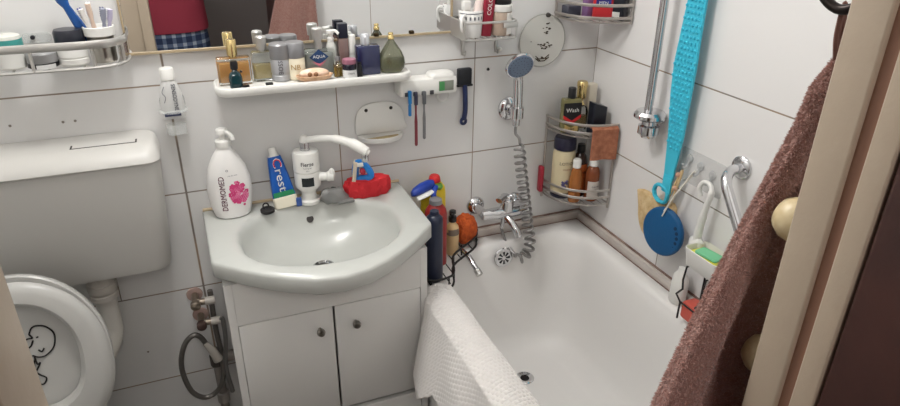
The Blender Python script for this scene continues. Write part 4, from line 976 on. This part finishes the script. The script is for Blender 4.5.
text('Fierze', .0135, ink, ht, on_cyl(.0343, .108, -PI/2-.1)); text('Fierze', .0135, ink, ht, on_cyl(.0344, .1084, -PI/2-.092)); text('heating tap', .0048, M('grey print', (110, 112, 120), .5), ht, on_cyl(.0343, .099, -PI/2-.1)); text('220V', .0042, M('grey print', (110, 112, 120), .5), ht, on_cyl(.0343, .092, -PI/2-.1))
# grey crumpled cloth
gc = thing('folded_pouch', 'crumpled grey pouch lying beside the heater tap', 'pouch', (-.743, -.062, zB))
rnd = random.Random(11)
gm = M('grey pouch', (122, 122, 120), .45, bump=(60, .5, .004))
def crump(k, z, sh_=0.): return [(x*k*(1+.08*math.sin(5*i+z*300))+sh_, y*k, z+.002*math.sin(i*1.7)) for i, (x, y) in enumerate(ellipse(.032, .020, 22))]
G().loft([crump(.92, .0025), crump(1.05, .006), crump(.98, .018, -.004), crump(.80, .029, -.006), crump(.45, .033, -.006)]).out('pouch_body', gm, gc)
G().loft([[(x+.022, y-.016, z) for x, y in rrect(.040*k, .016*k, .003, 3)] for k, z in ((.9, 0), (1, .002), (.95, .006), (.6, .0075))]).out('loose_flap', gm, gc)
# red sponge + blue nail brush
rs_ = thing('bath_sponge', 'red scalloped bath sponge on the basin right corner', 'sponge', (-.660, -.050, zB))
def sc_r(k, z): return [(x*k*(1+.075*math.cos(10*2*PI*i/80)), y*k*(1+.075*math.cos(10*2*PI*i/80)), z) for i, (x, y) in enumerate(ellipse(.056, .026, 80))]
red_f = M('red foam', (206, 44, 52), .85, bump=(120, .9, .004))
G().loft([sc_r(.9, 0), sc_r(1, .006), sc_r(1, .030), sc_r(.92, .042), sc_r(.7, .046)]).out('foam', red_f, rs_)
nb = thing('nail_brush', 'blue plastic scrub brush with pale bristles propped on the red sponge', 'brush', (-.675, -.060, zB+.0445), math.radians(-14), None, (0, math.radians(-8), math.radians(-20)))
bl_m = M('bright blue plastic', (40, 124, 200), .35)
hp = smooth_path([(-.014, 0, .004), (.020, 0, .004), (.022, 0, .020), (.010, 0, .040), (-.002, 0, .044), (-.010, 0, .030), (-.014, 0, .010)], 4)
G().tube(hp[:-1], .0065, 8, closed=True, flat=1.3, up=(0, 1, 0)).out('handle', bl_m, nb)
G().prism([(-.024, .0), (-.014, .0), (-.001, .047), (-.010, .050)], -.012, .012, .002, rot(PI/2)).out('bristle_block', M('cream bristles', (222, 208, 188), .8, bump=(300, .8, .003)), nb)
G().box(-.006, .012, -.0105, -.009, .037, .047, .001).out('white_tag', whiteprint, nb)
G().ball((.006, -.004, .022), (.007, .006, .009), 8).out('red_grip', M('red grip', (176, 50, 66), .45), nb)

# ================================================================== WIRE CORNER BASKET
zK = .5985
bk = thing('wire_basket', 'black wire corner basket for bottles between vanity and bath mixer', 'basket', (-.575, -.018, zK))
tri = [(.008, -.004), (.205, -.004), (.215, -.030), (.190, -.062), (.110, -.120), (.082, -.190), (.060, -.212), (.014, -.212), (.008, -.170)]
def trz(z, e=0): return [(p.x, p.y, z) for p in smooth_path([(x, y, 0) for x, y in tri+[tri[0]]], 5)[:-1]]
G().tube(trz(.003), .003, 6, closed=True).out('bottom_wire', blackwire, bk)
G().tube(trz(.034), .003, 6, closed=True).out('rim_wire', blackwire, bk)
for x, y in ((.205, -.004), (.213, -.035), (.150, -.078), (.110, -.120), (.083, -.188), (.060, -.211), (.014, -.211), (.008, -.12)):
    G().tube([(x, y, .003), (x, y, .034)], .0022, 6).out('upright', blackwire, bk)
for k in range(8):
    x = .022+.024*k; yb = -.210 if x < .065 else (-.205+(x-.065)/.045*.08 if x < .110 else -.120+(x-.110)/.08*.055)
    G().tube([(x, -.004, .003), (x, yb, .003)], .0016, 5).out('grid_wire', blackwire, bk)
BK = 'bottles in the black wire basket'; zk = zK+.0055
b_ = thing('shampoo_bottle', 'tall dark navy bottle at the front of the wire basket by the vanity', 'bottle', (-.536, -.184, zk), 0, BK)
G().loft([[(x*k, y*k, z) for x, y in ellipse(.021, .021, 28)] for k, z in ((.85, 0), (1, .004), (1, .160), (.95, .172), (.6, .180), (.5, .181))]).out('bottle_body', M('midnight plastic', (36, 42, 62), .3), b_)
G().lathe([(.0105, .181), (.0115, .182), (.0105, .190), (0, .191)], 20).out('cap', M('midnight plastic', (36, 42, 62), .3), b_)
b_ = thing('cleaner_bottle', 'red plastic bottle behind the dark navy one in the wire basket', 'bottle', (-.507, -.118, zk), 0, BK)
G().loft([[(x*k, y*k, z) for x, y in ellipse(.029, .022, 28)] for k, z in ((.85, 0), (1, .004), (1, .146), (.92, .158), (.65, .170), (.55, .174))]).out('bottle_body', M('cleaner red', (152, 44, 42), .3), b_)
G().lathe([(.0135, .174), (.0165, .175), (.0155, .186), (.010, .189), (0, .1895)], 20).out('grey_cap', grey_cap, b_)
b_ = thing('spray_bottle', 'yellow spray cleaner bottle with blue and white trigger and red cap', 'spray bottle', (-.486, -.045, zk), 0, BK)
G().loft([[(x*k, y*k, z) for x, y in ellipse(.034, .020, 28)] for k, z in ((.85, 0), (1, .004), (1, .165), (.92, .185), (.6, .199), (.42, .204))]).out('bottle_body', M('lemon plastic', (232, 202, 40), .3), b_)
g = G(); g.lathe([(.015, .200), (.016, .202), (.014, .213), (.011, .217), (0, .2175)], 20, at(.004, 0, 0)); g.out('red_cap', M('cap red', (204, 38, 40), .35), b_)
g = G(); g.loft([[(x, y, z) for y, z in ellipse(ry, rz_, 18, yy, zz)] for x, ry, rz_, yy, zz in ((-.004, .010, .010, -.012, .200), (-.018, .014, .014, -.016, .200), (-.042, .015, .014, -.022, .196), (-.062, .012, .011, -.028, .191), (-.069, .007, .006, -.031, .189))]); g.out('blue_trigger_head', M('trigger blue', (30, 62, 158), .3), b_)
g = G(); g.loft([[(x, y, z) for y, z in ellipse(ry, rz_, 16, yy, zz)] for x, ry, rz_, yy, zz in ((-.006, .008, .004, -.026, .188), (-.030, .011, .005, -.036, .184), (-.058, .009, .004, -.042, .178))]); g.out('white_band', whiteprint, b_)
g = G(); g.tube(smooth_path([(.0, -.020, .196), (-.012, -.034, .184), (-.012, -.040, .168)], 5), .005, 8, flat=1.5); g.out('trigger', M('trigger blue', (30, 62, 158), .3), b_)
G().lathe([(.010, .204), (.0125, .198), (.010, .192)], 18, at(.008, -.016, -.006)).out('green_collar', M('green plastic', (96, 150, 60), .4), b_)
b_ = thing('pump_bottle', 'beige lotion bottle with black pump in the wire basket', 'bottle', (-.446, -.082, zk), 0, BK)
G().loft([[(x*k, y*k, z) for x, y in ellipse(.0175, .0165, 26)] for k, z in ((.85, 0), (1, .004), (1, .070), (.9, .082), (.5, .092), (.45, .096))]).out('bottle_body', M('beige lotion', (218, 186, 138), .3), b_)
G().lathe([(.0165, .060), (.0182, .061), (.0165, .076), (.010, .088)], 24).out('smoky_shoulder', M('smoky collar', (130, 116, 104), .3, alpha=.8), b_)
g = G(); g.lathe([(.0095, .096), (.0105, .098), (.0105, .110), (.004, .111), (.004, .118), (.009, .119), (.0085, .127), (0, .128)], 18); g.tube([(0, 0, .123), (-.010, -.010, .122)], .0035, 8); g.out('black_pump', black, b_)
b_ = thing('bath_sponge', 'round orange mesh sponge at the right end of the wire basket', 'sponge', (-.395, -.048, zk+.047), 0, BK)
g = G(); rnd = random.Random(2)
g.ball((0, 0, 0), (.034, .029, .046), 20)
for v in g.b.verts: v.co *= 1+.05*math.sin(v.co.x*330+v.co.z*210)*math.sin(v.co.y*280+v.co.z*260)
g.out('mesh_ball', M('orange mesh', (206, 96, 40), .85, bump=(140, 1., .006), var=(90, (176, 72, 26), 1)), b_)
# chrome tube poking out under the basket
ct = thing('chrome_spout', 'short chrome tube with knurled end lying under the wire basket', 'spout', (-.405, -.100, .594))
g = G(); g.tube([(-.006, .034, .002), (.0, .0, .0), (.010, -.034, -.026)], .0075, 14); g.out('tube_arm', chrome, ct)
dv = Vector((.010, -.034, -.026)).normalized()
g = G(); g.lathe([(.0078, 0), (.0095, .001), (.0095, .008), (.0085, .009), (.0095, .010), (.0095, .018), (.008, .019), (0, .019)], 16, at(.0088, -.031, -.0235) @ look(dv)); g.out('knurled_nut', dull, ct)

# ================================================================== PLUMBING LEFT OF THE VANITY
AV = 'angle valves beside the vanity'
brass = M('dull chromed brass', (150, 138, 124), .35, .9); rose = M('pinkish grey rosette', (176, 150, 140), .5)
def valve(label, x, z, hl):
    t = thing('angle_valve', label, 'valve', (x, -.001, z), 0, AV)
    G().lathe([(.019, 0), (.018, .004), (.010, .006), (0, .006)], 22, FM).out('rosette', rose, t)
    G().tube([(0, -.004, 0), (0, -.044, 0)], .0085, 12).out('body', brass, t)
    G().tube([(0, -.040, 0), (.022, -.042, .0)], .008, 12).out('side_outlet', brass, t)
    G().lathe([(.010, 0), (.0115, .003), (.0115, .016), (.008, .019), (0, .0195)], 18, at(0, -.042, 0) @ FM).out('handle', hl, t)
    G().tube([(.022, -.042, 0), (.044, -.042, .0)], .010, 12).out('coupling', M('grey white nut', (186, 180, 172), .4), t)
    return t
valve('upper chromed angle valve on the tiles left of the vanity', -1.092, .582, brass)
valve('lower dark handled angle valve on the tiles left of the vanity', -1.087, .522, M('dark brown handle', (70, 50, 44), .5))
lp = thing('bidet_hose', 'looped grey metal hose with a spray nozzle left of the vanity', 'hose', (-1.11, -.045, .39))
H_ = smooth_path([(.028, 0, .058), (.016, 0, .092), (.0, 0, .104), (-.022, 0, .085), (-.038, 0, .04), (-.040, 0, -.01), (-.028, 0, -.065), (.0, 0, -.092), (.032, 0, -.078), (.050, 0, -.035), (.055, .01, .02), (.052, .015, .10), (.054, .018, .21)], 8)
G().tube(H_, .0065, 10).out('hose_tube', M('grey braided hose', (120, 116, 112), .32, .7), lp)
g = G(); g.tube([(.022, 0, .075), (.036, -.004, .050), (.046, -.006, .020)], [.007, .010, .012], 12); g.out('nozzle', M('grey nozzle', (166, 160, 152), .4), lp)
wp = thing('waste_pipe', 'grey plastic waste pipe and fittings behind the vanity left side', 'pipe', (-1.055, -.02, .0))
g = G(); g.tube([(-.012, .002, .386), (.030, .002, .392)], .014, 14); g.out('cross_pipe', M('grey pipe plastic', (168, 162, 154), .4), wp)
g = G(); g.tube([(-.014, .002, .0), (-.014, .002, .42)], .011, 14); g.out('down_pipe', M('grey pipe dark', (136, 130, 124), .45), wp)
G().lathe([(.012, 0), (.0155, .002), (.0155, .03), (.012, .032)], 18, at(-.014, .002, .25)).out('coupling', M('grey nut', (150, 144, 138), .4), wp)
G().lathe([(.012, 0), (.0165, .002), (.0165, .03), (.012, .032)], 18, at(-.014, .002, .372)).out('coupling', M('dark nut', (70, 64, 60), .5), wp)
fh = thing('supply_hose', 'thin grey braided supply hose rising behind the vanity side', 'hose', (-1.040, -.05, .30))
G().tube(smooth_path([(-.004, .0, .0), (-.010, 0, .08), (.0, 0, .16), (.002, .0, .222), (-.003, 0, .232)], 7), .0055, 8).out('hose_tube', M('grey braid', (130, 128, 126), .35, .6), fh)

# ================================================================== TOWELS
wtm = bpy.data.materials.new('white waffle towel'); wtm.use_nodes = True
nt = wtm.node_tree; bsdf = nt.nodes['Principled BSDF']; bsdf.inputs['Roughness'].default_value = .95; bsdf.inputs['Base Color'].default_value = lin((222, 218, 214))+(1,)
bsdf.inputs['Sheen Weight'].default_value = .2
wt_ = thing('bath_towel', 'white waffle towel draped over the near tub edge', 'towel', (-.54, -.45, .60))
# profile across the rim: outside hang -> over -> inside hang
def wf(u, v):
    y = .218-.62*v                             # along the rim
    ev = min(1, v*11)
    wob = ev*(.006*math.sin(9*v+1.5)+.004*math.sin(21*v+4*u))
    t_ = min(1, v/.09); outl = .006+.219*t_*t_*(3-2*t_)-.10*min(1, max(0, (v-.09)/.22))
    inl = .002               # inside
    tot_ = outl+.075+inl; s = u*tot_
    if s < outl:
        d_ = outl-s; x = -.041-.011*ev-(.002+.052*ev)*min(1, d_/.16)+wob*min(1, d_/.06); z = .003-d_
        y -= .05*(d_/.2)*(1-v)
    elif s < outl+.075:
        f = (s-outl)/.075; x = (-.041-.011*ev)*(1-f)+.023*f; z = .003+.012*math.sin(PI*f)
    else:
        d_ = s-outl-.075; x = .023+.024*(1-math.exp(-d_/.018))+.10*d_+wob*.2; z = .003-d_*.97
    n_ = .0011*(math.sin(2*PI*(s+.5*y)/.0105)*.7+math.sin(2*PI*(y-.25*s)/.0105))
    return (x, y, z+.006+n_)
g = G(); g.sheet(wf, 170, 330, .004); g.out('cloth', wtm, wt_, sharp=120)

brm = M('brown terry', (168, 130, 120), 1., sheen=.3, spec=.1, bump=(420, 1., .004), var=(140, (158, 114, 103), 1))
bt = thing('bath_towel', 'brown plush terry towel hanging in folds beside the door frame', 'towel', (-.60, -1.115, 1.37))
def bf(a, v):
    # closed section (angle a) at depth v below the hook
    z = -.62*v; f = min(1, v*1.15)
    xl = .022-.008*v/.1 if v < .1 else .014-.205*(v-.1)/.9*1.06
    xl -= .013*math.sin(PI*min(1, v*1.6)); xr = .062+.012*v
    cx_ = (xl+xr)/2; hw_ = (xr-xl)/2
    c, s = math.cos(a), math.sin(a)
    x = cx_+hw_*c
    th = .012+.022*f
    uu = (c+1)/2; fold = f*(.034*math.cos(2*PI*1.45*uu+2.9-.5*v)+.006*math.sin(2*PI*3.2*uu+2*v))
    y = s*th*(1-.35*abs(c)**3)+(fold if s < 0 else fold*.4)
    return (x, y, z)
g = G(); rings = []
NV, NA = 150, 150
for j in range(NV+1):
    v = j/NV; k = min(1, .25+v*14) if v < .06 else 1
    ring = []
    for i in range(NA):
        p = Vector(bf(2*PI*i/NA, v)); c0 = Vector(((bf(0, v)[0]+bf(PI, v)[0])/2, 0, p.z))
        p = c0+(p-c0)*k
        ring.append(p)
    rings.append(ring)
g.loft(rings); rnd = random.Random(9)
base_pts = [[tuple(p) for p in r_] for r_ in rings]
g.out('towel_cloth', brm, bt, sharp=100)
# terry pile: short tufts all over the near side
g = G(); b = g.b
for _ in range(42000):
    v = rnd.random(); a = rnd.uniform(PI*.55, PI*2.02)
    j = min(NV-1, int(v*NV)); i = int(a/(2*PI)*NA) % NA
    f1, f2 = rnd.random(), rnd.random()
    A = Vector(base_pts[j][i]).lerp(Vector(base_pts[j][(i+1) % NA]), f1); B = Vector(base_pts[j+1][i]).lerp(Vector(base_pts[j+1][(i+1) % NA]), f1); p = A.lerp(B, f2)
    n_ = (Vector(base_pts[j][(i+1) % NA])-Vector(base_pts[j][i])).cross(Vector(base_pts[j+1][i])-Vector(base_pts[j][i])).normalized()
    c0 = Vector(((base_pts[j][0][0]+base_pts[j][NA//2][0])/2, 0, p.z))
    if n_.dot(p-c0) < 0: n_ = -n_
    d_ = (n_+Vector((rnd.uniform(-.8, .8), rnd.uniform(-.8, .8), rnd.uniform(-.9, .5)))).normalized()
    q = p+d_*rnd.uniform(.0016, .0034); s_ = d_.cross(Vector((rnd.uniform(-1, 1), rnd.uniform(-1, 1), rnd.uniform(-1, 1)))).normalized()*.0006
    b.faces.new((b.verts.new(p+s_), b.verts.new(p-s_), b.verts.new(q)))
g.out('terry_pile', M('brown pile', (182, 143, 133), 1., sheen=.3, spec=.1), bt, kind='stuff', keep=True)
G().tube(smooth_path([(.030, 0, -.010), (.027, .002, .008), (.028, .003, .030), (.032, .002, .008), (.034, 0, -.010)], 5), .0022, 6).out('hanging_loop', M('brown tape', (110, 76, 66), .9), bt)
hk = thing('coat_hook', 'dark metal coat hook above the brown towel at the photo top edge', 'hook', (-.573, WY+.001, 1.418))
dm = M('dark metal', (52, 46, 44), .35, .9)
G().box(-.012, .012, 0, .006, -.02, .05, .002).out('plate', dm, hk)
G().tube(smooth_path([(0, .005, .02), (0, .030, -.006), (-.002, .056, -.022), (-.004, .076, -.010), (-.004, .080, .012)], 6), .0038, 10).out('hook_arm', dm, hk)
KN = 'cream knobs beside the door frame'
kc = M('old cream plastic', (224, 208, 172), .35, var=(90, (206, 184, 140), 1))
for i, (x, z) in enumerate(((-.604, 1.244), (-.600, 1.112))):
    t = thing('coat_peg', ['upper round cream coat peg beside the brown towel', 'lower round cream coat peg beside the brown towel'][i], 'peg', (x+.001, WY+.001, z), 0, KN)
    G().tube([(0, 0, 0), (0, .018, 0)], .006, 12).out('stem', M('brown stem', (120, 84, 56), .5), t)
    G().lathe([(.005, .012), (.014, .014), (.018, .021), (.018, .029), (.014, .037), (.006, .041), (0, .0415)], 22, look((0, 1, 0))).out('knob', kc, t)

# ================================================================== PERSON (seen in the mirror)
skin = M('skin', (206, 160, 136), .5); hair_m = M('dark hair', (44, 34, 28), .7)
pr = thing('person', 'person in maroon shirt and blue plaid shorts holding a phone in the doorway', 'person', (-1.09, -1.88, 0))
def skin_mesh(name, J, E, mat, parent, lv=2):
    me = bpy.data.meshes.new(name); me.from_pydata([j[0] for j in J], E, []); o = bpy.data.objects.new(name, me); COL.objects.link(o)
    o.modifiers.new('s', 'SKIN'); sv = me.skin_vertices[0].data
    for i, j in enumerate(J): sv[i].radius = (j[1], j[2] if len(j) > 2 else j[1]); sv[i].use_root = (i == 0)
    ss = o.modifiers.new('ss', 'SUBSURF'); ss.levels = lv; ss.render_levels = lv
    bpy.context.view_layer.update(); dg = bpy.context.evaluated_depsgraph_get()
    m2 = bpy.data.meshes.new_from_object(o.evaluated_get(dg)); bpy.data.objects.remove(o)
    for p in m2.polygons: p.use_smooth = True
    m2.materials.clear(); m2.materials.append(mat)
    o = bpy.data.objects.new(name, m2); COL.objects.link(o); o.parent = parent; return o
J = [((0, 0, .93), .14, .10), ((0, .0, 1.08), .13, .095), ((0, 0, 1.26), .15, .10), ((0, 0, 1.40), .12, .08), ((0, .01, 1.48), .055), ((0, .015, 1.55), .06),
     ((0, .025, 1.63), .085, .095), ((0, .02, 1.72), .07, .08)]
E_ = [(i, i+1) for i in range(7)]
for s in (-1, 1):
    k = len(J)
    J += [((s*.17, 0, 1.385), .062), ((s*.22, .06, 1.13), .045), ((s*.13, .29, 1.30), .035), ((s*.095, .34, 1.365), .024, .032), ((s*.085, .365, 1.41), .016, .034)]
    E_ += [(3, k), (k, k+1), (k+1, k+2), (k+2, k+3), (k+3, k+4)]
    base = k+4
    for f in range(4):     # fingers wrap up behind the phone
        q = len(J); off = (f-1.5)*.016
        J += [((s*(.085-.004*f), .372-off*.3, 1.425+off*.5), .0085), ((s*(.060-.003*f), .392, 1.440+off), .008), ((s*(.035-.002*f), .384, 1.446+off*1.1), .0065)]
        E_ += [(base, q), (q, q+1), (q+1, q+2)]
    q = len(J); J += [((s*.075, .345, 1.425), .0105), ((s*.055, .345, 1.445), .0095), ((s*.040, .352, 1.455), .008)]; E_ += [(base-1, q), (q, q+1), (q+1, q+2)]
    k = len(J)
    J += [((s*.095, 0, .86), .092), ((s*.105, .01, .50), .058), ((s*.11, -.01, .28), .052), ((s*.11, -.02, .09), .036), ((s*.11, .02, .035), .036, .03), ((s*.12, .13, .025), .034, .022), ((s*.12, .17, .02), .022, .016)]
    E_ += [(0, k)]+[(k+i, k+i+1) for i in range(6)]
skin_mesh('body', J, E_, skin, pr)
shirt = M('maroon knit', (176, 66, 84), .85, bump=(220, .4, .002))
g = G(); bmsh = [[(x, y, z) for x, y in [(rx*abs(math.cos(t))**.8*(1 if math.cos(t) > 0 else -1), ry*math.sin(t)) for t in [2*PI*i/40 for i in range(40)]]] for z, rx, ry in ((.885, .192, .132), (.90, .194, .134), (1.0, .188, .128), (1.2, .192, .128), (1.34, .190, .118), (1.42, .15, .095), (1.455, .085, .075))]
g.loft(bmsh); g.out('shirt', shirt, pr)
for s in (-1, 1): skin_mesh('sleeve', [((s*.155, 0, 1.375), .082), ((s*.19, .02, 1.30), .078), ((s*.215, .05, 1.17), .07)], [(0, 1), (1, 2)], shirt, pr)
# plaid shorts
pm = bpy.data.materials.new('blue plaid cotton'); pm.use_nodes = True; nt = pm.node_tree; bs_ = nt.nodes['Principled BSDF']; bs_.inputs['Roughness'].default_value = .9
tc = nt.nodes.new('ShaderNodeTexCoord'); sx_ = nt.nodes.new('ShaderNodeSeparateXYZ'); nt.links.new(tc.outputs['Object'], sx_.inputs[0])
vals = []
for ax in ('X', 'Z'):
    m1 = nt.nodes.new('ShaderNodeMath'); m1.operation = 'MULTIPLY'; m1.inputs[1].default_value = 1/.042; nt.links.new(sx_.outputs[ax], m1.inputs[0])
    m2 = nt.nodes.new('ShaderNodeMath'); m2.operation = 'FRACT'; nt.links.new(m1.outputs[0], m2.inputs[0])
    m3 = nt.nodes.new('ShaderNodeMath'); m3.operation = 'GREATER_THAN'; m3.inputs[1].default_value = .62; nt.links.new(m2.outputs[0], m3.inputs[0]); vals.append(m3.outputs[0])
ad = nt.nodes.new('ShaderNodeMath'); ad.operation = 'ADD'; nt.links.new(vals[0], ad.inputs[0]); nt.links.new(vals[1], ad.inputs[1])
hf = nt.nodes.new('ShaderNodeMath'); hf.operation = 'MULTIPLY'; hf.inputs[1].default_value = .5; nt.links.new(ad.outputs[0], hf.inputs[0])
cr_ = nt.nodes.new('ShaderNodeValToRGB'); cr_.color_ramp.elements[0].color = lin((52, 66, 100))+(1,); cr_.color_ramp.elements[1].color = lin((190, 200, 214))+(1,); e_ = cr_.color_ramp.elements.new(.5); e_.color = lin((104, 120, 150))+(1,)
nt.links.new(hf.outputs[0], cr_.inputs[0]); nt.links.new(cr_.outputs[0], bs_.inputs['Base Color'])
g = G(); g.loft([[(rx*math.cos(t), ry*math.sin(t), z) for t in [2*PI*i/40 for i in range(40)]] for z, rx, ry in ((.70, .19, .12), (.74, .192, .126), (.84, .188, .128), (.94, .180, .122))]); g.out('shorts', pm, pr)
for s in (-1, 1):
    g = G(); g.loft([[(s*ox+rx*math.cos(t), .003+ry*math.sin(t), z) for t in [2*PI*i/32 for i in range(32)]] for z, ox, rx, ry in ((.50, .115, .092, .10), (.62, .108, .098, .108), (.74, .095, .105, .118))]); g.out('shorts_leg', pm, pr)
g = G(); g.ball((0, .005, 1.695), (.098, .105, .095), 16)
for v in g.b.verts:
    if v.co.y > .06: v.co.z = max(v.co.z, 1.70)
    v.co.z = max(v.co.z, 1.63)
g.out('hair', hair_m, pr)
for s in (-1, 1):
    G().ball((s*.034, .098, 1.655), (.013, .010, .008), 8).out('eye', whiteprint, pr)
    G().ball((s*.096, .01, 1.64), (.012, .022, .032), 8).out('ear', skin, pr)
G().loft([[(x, y, 1.60+z) for x, y in ellipse(.016*k, .014*k, 12, 0, .105+.012*k)] for k, z in ((1.1, 0), (1.2, .008), (.6, .035), (.4, .055))]).out('nose', skin, pr)
G().ball((0, .098, 1.578), (.024, .010, .006), 8).out('mouth', M('lips', (170, 96, 92), .5), pr)
ph = thing('phone', 'dark smartphone held up by the person in the doorway', 'phone', (-1.0305, -1.466, 1.452), 0, None, (-.4501+0.0, 0, -.3937))
G().box(-.078, .078, -.009, 0, -.037, .037, .006).out('phone_body', black, ph)
G().lathe([(.006, 0), (.006, .001), (0, .001)], 14, at(.005, 0, .018) @ look((0, 1, 0))).out('camera_lens', glass, ph)
#__CAMERA__
cam = bpy.data.cameras.new('camera'); co = bpy.data.objects.new('camera', cam); COL.objects.link(co)
yaw, pitch, roll = .3937, -.4501, .0111
fwd = Vector((math.sin(yaw)*math.cos(pitch), math.cos(yaw)*math.cos(pitch), math.sin(pitch)))
rgt = Vector((math.cos(yaw), -math.sin(yaw), 0)); upv = rgt.cross(fwd)
r2 = rgt*math.cos(roll)+upv*math.sin(roll); u2 = upv*math.cos(roll)-rgt*math.sin(roll)
co.matrix_world = Matrix(((r2.x, u2.x, -fwd.x, -1.02245), (r2.y, u2.y, -fwd.y, -1.45095), (r2.z, u2.z, -fwd.z, 1.47015), (0, 0, 0, 1)))
cam.sensor_width = 36; cam.sensor_fit = 'HORIZONTAL'; cam.lens = 642.95/900*36; cam.clip_start = .005
sc.camera = co
w = bpy.data.worlds.new('world'); sc.world = w; w.use_nodes = True
w.node_tree.nodes['Background'].inputs[0].default_value = (.5, .5, .5, 1); w.node_tree.nodes['Background'].inputs[1].default_value = .1
sc.view_settings.view_transform = 'Standard'; sc.view_settings.look = 'None'; sc.view_settings.exposure = 0; sc.view_settings.gamma = 1
sc.view_settings.use_curve_mapping = False
sc.cycles.max_bounces = 10; sc.cycles.transparent_max_bounces = 16
